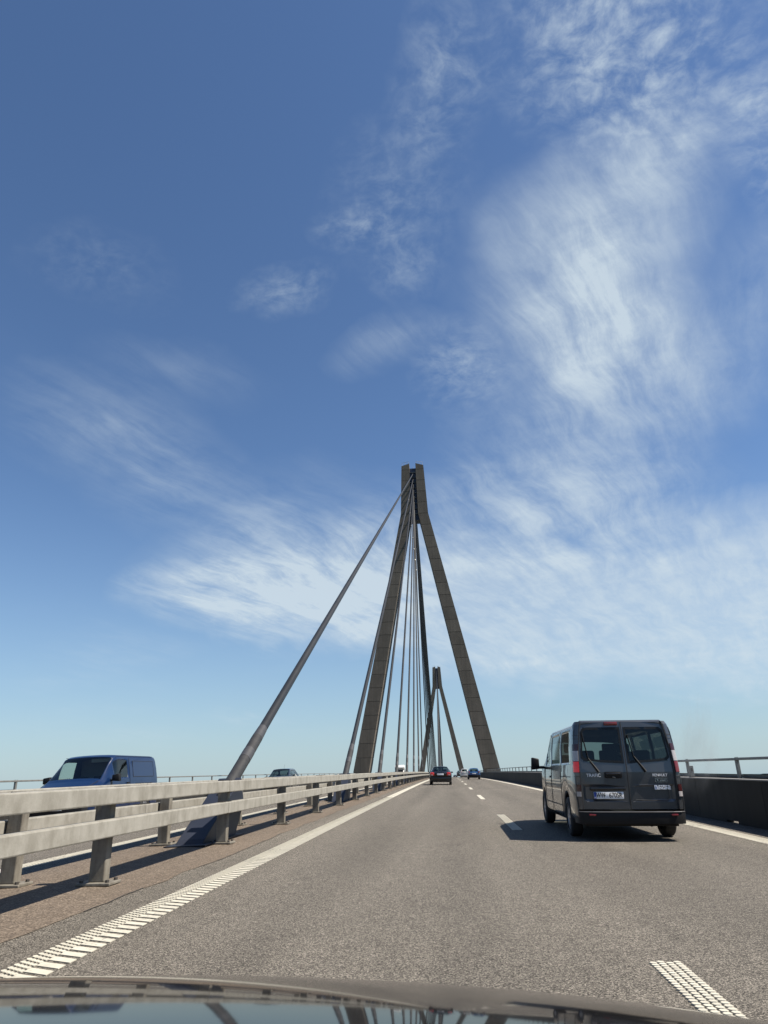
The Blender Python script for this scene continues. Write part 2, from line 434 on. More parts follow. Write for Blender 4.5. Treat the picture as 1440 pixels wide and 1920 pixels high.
M_BEAM = weathered("weathered_beam", (0.272, 0.260, 0.228), (0.178, 0.167, 0.140), (1.0, 0.8, 0.45))
M_POST = weathered("weathered_post", (0.20, 0.185, 0.155), (0.08, 0.07, 0.055), (1.5, 1.5, 0.2))

# ------------------------------------------------------------------ the sea and the far shore
def water_mat():
    mt = bpy.data.materials.new("sea_water")
    mt.use_nodes = True
    t = mt.node_tree
    b = t.nodes['Principled BSDF']
    tc = N(t, 'ShaderNodeTexCoord').outputs['Object']
    n = N(t, 'ShaderNodeTexNoise', {'Vector': tc, 'Scale': 0.35, 'Detail': 8.0, 'Roughness': 0.6}).outputs[0]
    n2 = N(t, 'ShaderNodeTexNoise', {'Vector': tc, 'Scale': 0.004, 'Detail': 5.0}).outputs[0]
    mx = N(t, 'ShaderNodeMix', {0: n2, 6: (0.018, 0.045, 0.055, 1), 7: (0.035, 0.075, 0.085, 1)}, data_type='RGBA').outputs[2]
    t.links.new(mx, b.inputs['Base Color'])
    b.inputs['Roughness'].default_value = 0.28
    bp = N(t, 'ShaderNodeBump', {'Height': n, 'Strength': 0.7, 'Distance': 0.6}).outputs[0]
    t.links.new(bp, b.inputs['Normal'])
    return mt


SEA = -30.5
mb = MB()
nr = 40
rings = [0.0, 200, 800, 3000, 9000, 22000]
vs = [(0, 0, SEA)]
fs = []
for ri, rr in enumerate(rings[1:]):
    for i in range(nr):
        a = 2 * math.pi * i / nr
        vs.append((rr * math.cos(a), rr * math.sin(a), SEA))
for i in range(nr):
    fs.append((0, 1 + i, 1 + (i + 1) % nr))
    for k in range(len(rings) - 2):
        a, b_ = 1 + k * nr + i, 1 + k * nr + (i + 1) % nr
        fs.append((a, a + nr, b_ + nr, b_))
mb.add(vs, fs)
tag(mb.build("sea", water_mat()), kind='structure')

mb = MB()
rs = random.Random(3)
for (a0, a1, rad, hh) in ((14, 46, 9000, 26), (-40, -12, 11000, 24)):
    k = 90
    prof = [(a0 + (a1 - a0) * i / k, hh * (0.35 + 0.65 * rs.random()) * math.sin(math.pi * i / k) ** 0.4) for i in range(k + 1)]
    vs = []
    for a, z in prof:
        s_, c_ = math.sin(R(a)), math.cos(R(a))
        vs += [(rad * s_, rad * c_, SEA - 1), (rad * s_, rad * c_, SEA + z), ((rad + 900) * s_, (rad + 900) * c_, SEA + z * 0.8), ((rad + 900) * s_, (rad + 900) * c_, SEA - 1)]
    fs = []
    for i in range(k):
        for j in range(3):
            fs.append((4 * i + j, 4 * i + 4 + j, 4 * i + 5 + j, 4 * i + 1 + j))
    mb.add(vs, fs)
tag(mb.build("far_shore", principled("shore_woods", (0.09, 0.12, 0.11), 0.9, vscale=0.01)), kind='structure')

# ------------------------------------------------------------------ deck, road, median, markings
Y0, Y1 = -90.0, 900.0


def ystations(a, b, step_near=3.0, step_far=12.0):
    ys, y = [], a
    while y < b:
        ys.append(y)
        y += step_near if y < 160 else step_far
    ys.append(b)
    return ys


def strip(name, xs, a, b, dz, mat, kind='structure', jag=None):
    mb = MB()
    ys = ystations(a, b, 3.0 if jag is None else 0.35)
    n = len(xs)
    vs, fs = [], []
    for y in ys:
        for i, x in enumerate(xs):
            xx = x
            if jag and i == jag[0]:
                xx = x + jag[1](y)
            vs.append((xx, y, zr(x, y) + dz))
    for k in range(len(ys) - 1):
        for i in range(n - 1):
            fs.append((k * n + i, k * n + i + 1, (k + 1) * n + i + 1, (k + 1) * n + i))
    mb.add(vs, fs)
    o = mb.build(name, mat)
    return tag(o, kind=kind)


DR, DL = 7.0, 2 * XM - 7.0
mb = MB()
ys = ystations(Y0, Y1, 8, 16)
vs, fs = [], []
for y in ys:
    e = zr(DR, y)
    c = zr(XM, y)
    vs += [(DL, y, e - 0.02), (XM, y, c - 0.02), (DR, y, e - 0.02), (DR, y, e - 0.5), (DR - 3.6, y, e - 3.4), (DL + 3.6, y, e - 3.4), (DL, y, e - 0.5)]
for k in range(len(ys) - 1):
    for i in range(7):
        j = (i + 1) % 7
        fs.append((7 * k + i, 7 * k + j, 7 * k + 7 + j, 7 * k + 7 + i))
fs += [tuple(range(7)), tuple(range(7 * (len(ys) - 1), 7 * len(ys)))]
mb.add(vs, fs)
tag(mb.build("bridge_deck", M_DECK), kind='structure')

rj = random.Random(11)
jx = [rj.uniform(-0.05, 0.05) for _ in range(4000)]


def jag_fn(y):
    k = (y + 100) * 1.5
    i = int(k)
    t = k - i
    return jx[i % 4000] * (1 - t) + jx[(i + 1) % 4000] * t + 0.03 * math.sin(y * 0.23) + 0.02 * math.sin(y * 0.71)


strip("road", [-3.9, -1.5, 1.3, 3.6, DR - 0.02], Y0, Y1, 0.0, M_ROAD)
strip("opposite_road", [DL + 0.02, -12.0, -9.8, -7.5, -4.9], Y0, Y1, 0.0, M_ROAD)
strip("median", [2 * XM + 3.32, XM, -3.32], Y0, Y1, 0.004, M_MED, jag=(2, jag_fn))
# bitumen seam along the median's edge
mb = MB()
rc = random.Random(5)
y = 2.0
pts = []
while y < 120:
    pts.append((-3.32 + jag_fn(y) + rc.uniform(-0.012, 0.012), y))
    y += 0.22
for (xa, ya), (xb, yb) in zip(pts, pts[1:]):
    if math.sin(ya * 1.9) + 0.8 * math.sin(ya * 0.57 + 1) + rc.uniform(-.6, .6) < -0.25: continue
    w1 = rc.uniform(0.002, 0.010)
    mb.add([(xa - w1, ya, zr(xa, ya) + 0.006), (xa + w1, ya, zr(xa, ya) + 0.006), (xb + w1, yb, zr(xb, yb) + 0.006), (xb - w1, yb, zr(xb, yb) + 0.006)], [(0, 1, 2, 3)])
tag(mb.build("median_seam", M_CRACK), kind='structure')


def blob(mb, cx, cy, rx, ry, dz=0.009, rot=0.0, n=7):
    vs = []
    for i in range(n):
        a = 2 * math.pi * i / n + 0.3
        x, y_ = rx * math.cos(a), ry * math.sin(a)
        xx, yy = cx + x * math.cos(rot) - y_ * math.sin(rot), cy + x * math.sin(rot) + y_ * math.cos(rot)
        vs.append((xx, yy, zr(cx, cy) + dz))
    low = [(v[0], v[1], v[2] - dz) for v in vs]
    mb.add(vs + low, [tuple(range(n))] + [(i, n + i, n + (i + 1) % n, (i + 1) % n) for i in range(n)])


def edge_line(name, x_out, x_in, y_a, y_detail, y_b):
    """profiled edge line: slanting bars on the traffic side, rows of studs on the other; plain strip far off"""
    mb = MB()
    d = 1 if x_in > x_out else -1
    w = abs(x_in - x_out)
    p = 0.145
    k = 0
    y = y_a
    while y < y_detail:
        # bar: parallelogram from 48 % of the width to the inner border
        xa, xb = x_out + d * w * 0.46, x_in
        sk = 0.055
        hh = 0.092
        q = [(xa, y + sk), (xb, y - 0.01), (xb, y - 0.01 + hh), (xa, y + sk + hh)]
        top = [(a, b, zr(a, b) + 0.006) for a, b in q]
        low = [(a, b, zr(a, b) + 0.001) for a, b in q]
        mb.hexa(low, top)
        for c in range(4):
            for hlf in range(2):
                cx = x_out + d * w * (0.055 + c * 0.112)
                cy = y + 0.078 + 0.022 * (3 - c) + hlf * p / 2
                blob(mb, cx, cy, w * 0.056, 0.034, 0.006, rot=d * 0.5, n=6)
        y += p
        k += 1
    o = mb.build(name, M_LINE)
    tag(o, kind='structure')
    mb = MB()
    ys = ystations(y_detail, y_b)
    for ya, yb in zip(ys, ys[1:]):
        for (xa, xb) in ((x_out, x_out + (x_in - x_out) * 0.44), (x_out + (x_in - x_out) * 0.48, x_in)):
            mb.add([(xa, ya, zr(xa, ya) + 0.006), (xb, ya, zr(xb, ya) + 0.006), (xb, yb, zr(xb, yb) + 0.006), (xa, yb, zr(xa, yb) + 0.006)], [(0, 1, 2, 3)])
    tag(mb.build(name + "_far", M_LINE), kind='structure')


edge_line("edge_line_median_side", -2.87, -2.53, 0.5, 34, Y1)
edge_line("edge_line_shoulder_side", 5.38, 5.02, 8, 34, Y1)
edge_line("edge_line_opposite_median_side", 2 * XM + 2.87, 2 * XM + 2.53, 4, 30, Y1)
strip("edge_line_opposite_shoulder_side", [2 * XM - 5.38, 2 * XM - 5.02], Y0, Y1, 0.006, M_LINE)

# dashed lane lines: 5 m dash, 10 m gap; studs near the camera
mb = MB()
far = MB()
k = -2
while True:
    ye = 5.35 + 15.4 * k
    ys_ = ye - 5.0
    if ys_ > 620: break
    if k in (0, 1):
        rows = 4
        y = ys_
        i = 0
        while y < ye:
            for c in range(rows):
                blob(mb, 1.225 + 0.052 * c, y + (0.026 if c % 2 else 0.0), 0.0235, 0.0245, 0.009, rot=0.6, n=6)
            y += 0.052
    else:
        n_ = 3
        for j in range(n_):
            ya, yb = ys_ + 5.0 * j / n_, ys_ + 5.0 * (j + 1) / n_
            far.add([(1.22, ya, zr(1.22, ya) + 0.006), (1.40, ya, zr(1.40, ya) + 0.006), (1.40, yb, zr(1.40, yb) + 0.006), (1.22, yb, zr(1.22, yb) + 0.006)], [(0, 1, 2, 3)])
    xo = 2 * XM - 1.31
    far.add([(xo - .08, ys_, zr(xo, ys_) + 0.006), (xo + .08, ys_, zr(xo, ys_) + 0.006), (xo + .08, ye, zr(xo, ye) + 0.006), (xo - .08, ye, zr(xo, ye) + 0.006)], [(0, 1, 2, 3)])
    k += 1
tag(mb.build("lane_line", M_LINE), kind='structure')
tag(far.build("lane_line_far", M_LINE), kind='structure')

# loose grit and leaves on the median
mb = MB()
rg = random.Random(21)
for i in range(170):
    yy = 4 + 40 * rg.random() ** 1.6
    xx = rg.uniform(-5.4, -3.4)
    s_ = rg.uniform(0.003, 0.010)
    z = zr(xx, yy) + 0.005
    mb.add([(xx - s_, yy - s_ * .6, z), (xx + s_ * .8, yy - s_, z), (xx + s_, yy + s_ * .9, z), (xx - s_ * .6, yy + s_, z), (xx, yy, z + s_ * .8)], [(0, 1, 4), (1, 2, 4), (2, 3, 4), (3, 0, 4)])
tag(mb.build("median_grit", principled("grit", (0.15, 0.125, 0.10), 0.9, var=0.6, vscale=3)), "loose grit and crumbs scattered over the brown median", "grit", kind='stuff')

# ------------------------------------------------------------------ median guardrails
POST_SP, POST_0 = 4.48, 8.36
post_mb = MB().box(-0.088, 0.088, -0.07, 0.07, 0.035, 0.985)
post_me = post_mb.mesh("post", M_POST, bevel=0.012)
plate_mb = MB().box(-0.19, 0.19, -0.15, 0.15, 0.008, 0.036)
plate_me = plate_mb.mesh("base_plate", M_POST, bevel=0.006)
bolt_me = MB().tube((0, 0, 0.036), (0, 0, 0.062), 0.022, 6).mesh("anchor_bolt", M_BOLT)
BL = POST_SP * 2 - 0.012
beam_me = {}
for side in (1, -1):
    mb = MB().box(-0.075, 0.075, 0, BL, -0.088, 0.088)
    me = mb.mesh("beam", M_BEAM, bevel=0.014)
    beam_me[side] = me
spl_me = MB().box(-0.05, 0.05, -0.022, 0.022, 0.0, 0.010).mesh("splice_bolt", M_BOLT)
slot_me = MB().box(-0.055, 0.03, -0.24, 0.0, 0.0885, 0.0915).mesh("top_slot", M_BOLT)
brk_me = MB().box(-0.03, 0.03, -0.05, 0.05, -0.07, 0.07).mesh("bracket", M_BOLT)


def guardrail(xp, side, label):
    g = empty("guardrail", label, "guardrail", "guardrails of the median", Matrix.Translation((xp, 0, zr(xp, 0))))
    z0 = zr(xp, 0)

    def place(name, me, dx, y, dz, parent=g, tilt=True):
        return obj(name, me, parent, (dx, y, zr(xp, y) - z0 + dz), (math.atan(slope(y)) if tilt else 0, 0, 0))
    k = -6
    while POST_0 + POST_SP * k < 520:
        y = POST_0 + POST_SP * k
        p = place("post", post_me, 0, y, 0)
        if y < 110:
            obj("base_plate", plate_me, p)
        if y < 32:
            for sx in (-1, 1):
                for sy in (-1, 1):
                    obj("anchor_bolt", bolt_me, p, (sx * 0.145, sy * 0.105, 0))
        for zz in (0.915, 0.590):
            if y < 60:
                place("bracket", brk_me, side * 0.115, y, zz)
        k += 1
    k = -3
    while True:
        ya = POST_0 + POST_SP * (2 * k + 0.87)
        if ya > 520: break
        for nm, zz in (("upper_beam", 0.915), ("lower_beam", 0.590)):
            b = place(nm, beam_me[side], side * 0.19, ya, zz)
            if -2 < ya < 50:
                for zz2 in (0.0885, -0.0985):
                    for yy in (0.10, 0.20, BL - 0.20, BL - 0.10):
                        obj("splice_bolt", spl_me, b, (0, yy, zz2))
                if nm == "upper_beam":
                    obj("top_slot", slot_me, b, (0, POST_SP * 1.15, 0))
                    obj("top_slot", slot_me, b, (0, POST_SP * 0.15 + 0.3, 0))
        k += 1
    return g


guardrail(-3.90, 1, "weathered pale two-beam guardrail on the near side of the brown median")
guardrail(-4.92, -1, "weathered two-beam guardrail on the far side of the median, behind the nearer one")

# ------------------------------------------------------------------ outer barriers and railings
EL = 4.0


def barrier(xf, d, label, opp=False):
    """row of dark parapet elements; xf = face towards the road, d = outward direction"""
    g = empty("parapet_barrier", label, "barrier", "parapet barriers along the bridge edges", Matrix.Translation((xf, 0, zr(xf, 0))))
    z0 = zr(xf, 0)
    poly = [(0.006, -0.03), (1.55, -0.03), (1.55, 0.055), (2.25, 0.055), (2.25, -0.03), (EL - 0.006, -0.03), (EL - 0.006, 0.90), (0.006, 0.90)]
    me_s = MB().prism(poly, 'x', 0.0, d * 0.16).mesh("panel", M_BARR)
    me_p = MB().prism([poly[0], poly[5], poly[6], poly[7]], 'x', 0.0, d * 0.16).mesh("panel", M_BARR)
    cap = MB().box(min(-0.012 * d, d * 0.175), max(-0.012 * d, d * 0.175), 0.004, EL - 0.004, 0.901, 0.925).mesh("cap", M_CAPS)
    y, ip = -24.3, 3
    y_end = 520 if not opp else 330
    while y < y_end:
        p = obj("panel", me_s if ip % 4 == 1 else me_p, g, (0, y, zr(xf, y) - z0), (math.atan(slope(y)), 0, 0))
        obj("cap", cap, p)
        y += EL
        ip += 1
    return g


def railing(xr, label, opp=False):
    g = empty("railing", label, "railing", "pedestrian railings along the bridge edges", Matrix.Translation((xr, 0, zr(xr, 0))))
    z0 = zr(xr, 0)
    d = -1 if xr > XM else 1
    sp = 3.72
    pm = MB().box(-0.035, 0.035, -0.05, 0.05, -0.02, 1.32).mesh("post", M_GALV, bevel=0.006)
    tm = MB().box(-0.05, 0.05, 0.004, sp * 3 - 0.004, 1.315, 1.375).mesh("top_rail", M_GALV, bevel=0.012)
    wm = MB()
    wz = [(0.0, 0.86), (0.05, 0.885), (0.05, 0.915), (0.0, 0.94), (0.05, 0.965), (0.05, 0.99), (0.0, 1.01)]
    n_ = len(wz)
    prof = [(-(q[0] + 0.04) * (-d) * -1, q[1]) for q in wz]
    wm.prism([(x, z) for x, z in prof] + [(x - 0.004 * d, z) for x, z in reversed(prof)], 'y', 0.004, sp * 3 - 0.004)
    wme = wm.mesh("middle_rail", M_GALV)
    bm_ = MB().tube((0, 0, 1.372), (0, 0, 1.39), 0.016, 6).mesh("rail_bolt", M_BOLT)
    k = -10
    while 18.35 + sp * k < 520:
        y = 18.35 + sp * k
        p = obj("post", pm, g, (0, y, zr(xr, y) - z0))
        if y < 30:
            for yy in (-0.06, 0.06): obj("rail_bolt", bm_, p, (0, yy, 0))
        if k % 3 == 0:
            a = (math.atan(slope(y)), 0, 0)
            obj("top_rail", tm, g, (0, y, zr(xr, y) - z0), a)
            obj("middle_rail", wme, g, (0, y, zr(xr, y) - z0), a)
        k += 1
    return g


barrier(6.18, 1, "dark parapet barrier with pale cap along the right road edge beside the grey van")
barrier(2 * XM - 6.18, -1, "dark parapet barrier along the far left edge beyond the oncoming lanes", True)
railing(6.80, "grey metal railing behind the right parapet barrier")
railing(2 * XM - 6.80, "grey metal railing along the far left edge behind the oncoming vehicles", True)
mp_ = empty("marker_plate", "small grey upright marker plate on top of the right barrier", "marker", None, Matrix.Translation((6.27, 20.1, zr(6.27, 20.1) + 0.926)))
MB().box(-0.05, 0.05, -0.02, 0.02, 0.0, 0.28).build("plate", M_GALV, mp_, bevel=0.004)
MB().box(-0.07, 0.07, -0.05, 0.05, 0.0, 0.02).build("clamp", M_BOLT, mp_)
MB().box(-0.022, 0.022, -0.0235, -0.0205, 0.15, 0.22).build("slot", M_BOLT, mp_)

# ------------------------------------------------------------------ pylons
KNEE = 51.9
JZ = [3.8 + 2.531 * k for k in range(24)]


def leg_x(z):
    """inner and outer half distance from the axis"""
    if z >= KNEE:
        t = (z - KNEE) / (64.0 - KNEE)
        return 0.78 - 0.13 * t, 2.86 - 0.55 * t
    if z >= 0:
        t = (KNEE - z) / (KNEE - 1.7)
        return 0.78 + 9.70 * t, 2.86 + 10.50 * t
    a, b = leg_x(0)
    t = min(1, -z / 33)
    return a - 4.0 * t, b - 3.0 * t


def leg_d(z):
    return 2.0 + 0.5 * max(0, (KNEE - z)) / KNEE


PX = -4.22


def pylon(yp, label, detail, cable_detail):
    zb = zr(XM, yp)
    g = empty("pylon", label, "pylon", "bridge pylons", Matrix.Translation((PX, yp, zb)))

    def seg(mb, s, za, zt, inset=0.0, ztop2=None):
        def loop(z, dz_in=0.0):
            a, b = leg_x(z)
            d = leg_d(z) - inset
            a, b = a + inset, b - inset
            return [(s * a, -d, z + dz_in), (s * b, -d, z), (s * b, d, z), (s * a, d, z + dz_in)]
        mb.hexa(loop(za), loop(zt, ztop2 or 0.0))
    for s in (-1, 1):
        if detail:
            core = MB()
            for za, zt in ((0.0, KNEE), (KNEE, 63.0)):
                seg(core, s, za, zt, 0.06)
            core.build("leg_core", M_CONCJ, g)
            zs = [-2.6 + 2.531 * 0] + [1.27] + JZ
            zs = [-1.26, 1.27] + JZ
            for a, b in zip(zs, zs[1:]):
                mb = MB()
                seg(mb, s, a + 0.035, b - 0.035)
                mb.build("leg_segment", M_CONC, g)
            mb = MB()
            seg(mb, s, JZ[-1] + 0.035, 62.95, ztop2=0.55)
            mb.build("leg_segment", M_CONC, g)
            mb = MB()
            seg(mb, s, -31.0, -1.33)
            mb.build("lower_leg", M_CONC, g)
        else:
            mb = MB()
            for za, zt in ((-31.0, 0.0), (0.0, KNEE)):
                seg(mb, s, za, zt)
            seg(mb, s, KNEE, 62.95, ztop2=0.55)
            mb.build("leg", M_CONC, g)
        # thin service rail on the leg's top
        mb = MB()
        a, b = leg_x(63)
        for yy in (-1.8, 1.8):
            mb.tube((s * (a + 0.1), yy, 64.0), (s * (b - 0.1), yy, 63.75), 0.03, 5)
            for q in (0.1, 0.5, 0.9):
                xx = a + (b - a) * q
                mb.tube((s * xx, yy, 63.0), (s * xx, yy, 64.0 - 0.25 * q), 0.025, 5)
        mb.build("top_handrail", M_WHITE, g)
    MB().box(-12.5, 12.5, -5, 5, -32, -29.6).build("pier_base", M_CONC, g)
    # dark anchor box in the slot between the legs
    mb = MB()
    a0, a1 = leg_x(KNEE - 1.2)[0], leg_x(62.5)[0]
    za, zt = KNEE - 1.2, 62.6
    mb.hexa([(-a0 + .02, -1.25, za), (a0 - .02, -1.25, za), (a0 - .02, 1.25, za), (-a0 + .02, 1.25, za)],
            [(-a1 + .02, -1.25, zt), (a1 - .02, -1.25, zt), (a1 - .02, 1.25, zt), (-a1 + .02, 1.25, zt)])
    mb.build("anchor_box", M_NAVY, g)
    if detail:
        mbw = MB()
        for k in range(9):
            z = 61.55 - 1.19 * k
            a = leg_x(z)[0] - 0.03
            for sy in (-1, 1):
                s0, s1 = sorted((sy * 1.26, sy * 1.62))
                MB().box(-a, a, s0, s1, z - 0.035, z + 0.035).build("platform", M_WHITE if k == 0 else M_GALV, g)
        MB().tube((0.1, 0, 62.6), (0.1, 0, 63.6), 0.05, 6).tube((-0.25, 0.3, 62.6), (-0.25, 0.3, 63.3), 0.04, 6).build("beacon_mast", M_WHITE, g)
    return g, zb


def wedge(xc, yb, direction, label):
    """steel anchor casing on the median that a stay dives into; direction = +1 when the stay rises towards +y"""
    g = empty("stay_anchorage", label, "anchorage", "stay anchorages on the median", deck_matrix(xc, yb, 1))
    d = direction
    w = 0.23
    # side profile (y, z) along the stay
    prof = [(-2.42 * d, 0.006), (-2.30 * d, 0.09), (-0.15 * d, 1.03), (0.06 * d, 0.56), (-0.50 * d, 0.006)]
    MB().prism(prof, 'x', -w, w).build("casing", M_ANCH, g, bevel=0.012)
    MB().box(-w - 0.12, w + 0.12, min(-2.62 * d, -0.3 * d), max(-2.62 * d, -0.3 * d), 0.005, 0.022).build("base_plate", M_ANCH, g)
    return g


CZ = [61.05 - 1.19 * k for k in range(8)]


def stay(p, q, label, near, grp):
    g = empty("stay_cable", label, "cable", grp, Matrix.Translation(p))
    p, q = Vector(p), Vector(q)
    v = q - p
    d = v.normalized()
    L = v.length
    st = 1.9 if near else 2.6
    MB().tube((0, 0, 0), v, 0.106, 14 if near else 8).build("sheathed_cable", M_CABLE, g, smooth=40)
    MB().tube(d * -0.9, d * st, 0.124, 18 if near else 10).build("guide_pipe", M_PIPE, g, smooth=40)
    if near:
        MB().tube(d * (st * 0.42), d * (st * 0.64), 0.128, 18).build("clamp_band", M_COLLAR, g, smooth=40)
        MB().tube(d * st, d * (st + 0.55), 0.124, 18, 0.110).build("collar", M_COLLAR, g, smooth=40)
    MB().tube(d * (L - 1.6), d * (L - 0.2), 0.16, 8).build("upper_socket", M_PIPE, g, smooth=40)
    if near:
        a = d * (L * 0.72)
        MB().tube(a, a + d * 0.25, 0.135, 8).build("damper_clamp", M_GALV, g)
    return g


ANCH = [14.9, 31.4, 46.8, 62.0, 77.2, 92.4, 107.7, 123.0]
ORD = ["first", "second", "third", "fourth", "fifth", "sixth", "seventh", "eighth"]
pylon(140.0, "tall brown concrete A-shaped pylon of stacked lifts, the nearer of the two", True, True)
pylon(430.0, "distant brown A-shaped pylon, smaller in view, standing behind the black saloon", False, False)
for (yp, nm, near) in ((140.0, "nearer pylon", True), (430.0, "far pylon", False)):
    zb = zr(XM, yp)
    for i, ya in enumerate(ANCH):
        off = 140.0 - ya
        for sgn in (-1, 1):
            yb = yp + sgn * off
            base = (XM, yb, zr(XM, yb) + 1.03)
            top = (PX, yp + sgn * 0.9, zb + CZ[i] + 0.35)
            if near and sgn < 0:
                lab = ("thick dark stay cable nearest the camera, rising from the median to the pylon top" if i == 0 else
                       "%s stay cable from the camera, on this side of the nearer pylon" % ORD[i])
            elif near:
                lab = "%s stay cable behind the nearer pylon, counted outward from it" % ORD[7 - i]
            elif sgn < 0:
                lab = "%s stay cable on this side of the far pylon, counted towards it" % ORD[i]
            else:
                lab = "%s stay cable behind the far pylon, counted outward from it" % ORD[7 - i]
            stay(base, top, lab, near and sgn < 0, "stay cables of the " + nm)
            if near and sgn < 0:
                wedge(XM, yb, 1, "dark blue steel stay anchorage on the median, %s from the camera" % ORD[i])
            elif near and i > 1:
                wedge(XM, yb, -1, "dark blue steel stay anchorage on the median beyond the pylon, %s from it" % ORD[7 - i])

# ------------------------------------------------------------------ vehicles: materials
def paint(name, base, metal=0.0, rough=0.32):
    return principled(name, base, rough, metal=metal, coat=1.0, var=0.05, vscale=1.2, rvar=0.05)


M_TYRE = principled("tyre_rubber", (0.018, 0.018, 0.018), 0.8, vscale=15)
M_RIM = principled("rim_alloy", (0.34, 0.34, 0.35), 0.35, metal=0.7, vscale=8)
M_PLASTIC = principled("black_plastic", (0.009, 0.009, 0.010), 0.5, spec=0.22, vscale=10)
M_GLOSSBLK = principled("black_gloss", (0.012, 0.012, 0.014), 0.15, vscale=10)
M_FRIT = principled("window_frit", (0.008, 0.009, 0.010), 0.4, spec=0.25, vscale=10)
M_SEAT = principled("seat_cloth", (0.022, 0.023, 0.026), 0.9, vscale=20)
M_INT = principled("cabin_trim", (0.030, 0.031, 0.033), 0.8, vscale=6)
M_RED = emissive("red_lens", (0.15, 0.010, 0.009), (1, 0.05, 0.03), 0.0)
M_REDON = emissive("red_lens_lit", (0.30, 0.012, 0.010), (1.0, 0.03, 0.02), 0.10)
M_REDDK = principled("red_lens_dark", (0.040, 0.006, 0.006), 0.25, coat=0.5)
M_CLEAR = principled("clear_lens", (0.34, 0.32, 0.32), 0.2, coat=0.5, vscale=30)
M_PLATE = principled("plate_white", (0.72, 0.73, 0.74), 0.5, vscale=12, var=0.05)
M_PLATEB = principled("plate_blue", (0.02, 0.05, 0.28), 0.5)
M_INK = principled("plate_ink", (0.012, 0.012, 0.012), 0.6)
M_CHROME = principled("chrome", (0.62, 0.62, 0.63), 0.16, metal=1.0)
M_STICK = principled("sticker_white", (0.80, 0.81, 0.83), 0.5)
M_SKIN = principled("skin", (0.42, 0.26, 0.19), 0.6)
M_HAIR = principled("hair", (0.03, 0.022, 0.018), 0.7)
M_SHIRT = principled("dark_shirt", (0.03, 0.032, 0.04), 0.9)
M_SHIRT2 = principled("light_shirt", (0.30, 0.29, 0.27), 0.9)
G_DARK = glass("privacy_glass", (0.16, 0.19, 0.19), 1.0)
G_CLEAR = glass("clear_glass", (0.74, 0.82, 0.78), 1.0)
G_CAR = glass("car_glass", (0.36, 0.42, 0.41), 0.9)
G_REAR = glass("tinted_glass", (0.24, 0.29, 0.285), 0.9)
M_SEAM = principled("panel_gap", (0.008, 0.008, 0.009), 0.7)


def text_mesh(txt, size, mat, name, depth=0.002, sx=1.0, bold=0.0):
    cu = bpy.data.curves.new(name, 'FONT')
    cu.body = txt
    cu.size = size
    cu.extrude = depth
    cu.offset = bold
    cu.align_x = 'CENTER'
    cu.align_y = 'CENTER'
    o = bpy.data.objects.new("tmp_text", cu)
    COL.objects.link(o)
    dg = bpy.context.evaluated_depsgraph_get()
    me = bpy.data.meshes.new_from_object(o.evaluated_get(dg))
    bpy.data.objects.remove(o)
    me.materials.clear()
    me.materials.append(mat)
    me.transform(Matrix.Diagonal((sx, 1, 1, 1)))
    me.name = name
    return me


# ------------------------------------------------------------------ vehicles: a body lofted from cross-sections
def interp(tbl, y):
    if y <= tbl[0][0]: return tbl[0][1]
    for (a, va), (b, vb) in zip(tbl, tbl[1:]):
        if y <= b:
            t = (y - a) / (b - a)
            return va + (vb - va) * t
    return tbl[-1][1]


def smoothy(tbl, y, w=0.04):
    return (interp(tbl, y - w) + 2 * interp(tbl, y) + interp(tbl, y + w)) / 4


NH = 14


def section(sp, y):
    w, wt_, zb, zt = smoothy(sp['w'], y), smoothy(sp['wt'], y), smoothy(sp['zb'], y), smoothy(sp['zt'], y)
    zs = sp['sill']
    for yc_, ra in sp['arches']:
        d = abs(y - yc_)
        if d < ra:
            zs = max(zs, sp['wr'] + math.sqrt(ra * ra - d * d))
    zs = min(zs, zb - 0.08)
    k = max(0.0, min(1.0, (zt - zb) / 0.3))
    c = sp.get('crown', 0.03)
    H = zb - zs
    we, ze = wt_, zt - 0.085 * k - c
    wb = w * 0.972
    def g(t, bul=0.0):
        return (wb + (we - wb) * t + bul * k, zb + (ze - zb) * t)
    pts = [(w * 0.955, zs), (w * 0.99, zs + 0.14 * H), (w * 1.0, zs + 0.45 * H), (w * 0.995, zs + 0.76 * H), (wb, zb),
           g(0.07, 0.004), g(0.5, 0.018), g(0.90, 0.012), (we, ze),
           (wt_ * 0.965, zt - 0.034 * k - c * 0.93), (wt_ * 0.88, zt - 0.006 * k - c * 0.77), (wt_ * 0.6, zt - c * 0.36), (wt_ * 0.3, zt - c * 0.09), (0, zt)]
    dy = sp.get('shear')
    bow = smoothy(sp['bow'], y) if 'bow' in sp else 0.0
    res = []
    for x, z in pts:
        yy = y + (dy(y, z) if dy else 0.0)
        yy += bow * (1 - (x / w) ** 2) - bow
        res.append((x, yy, z))
    return res


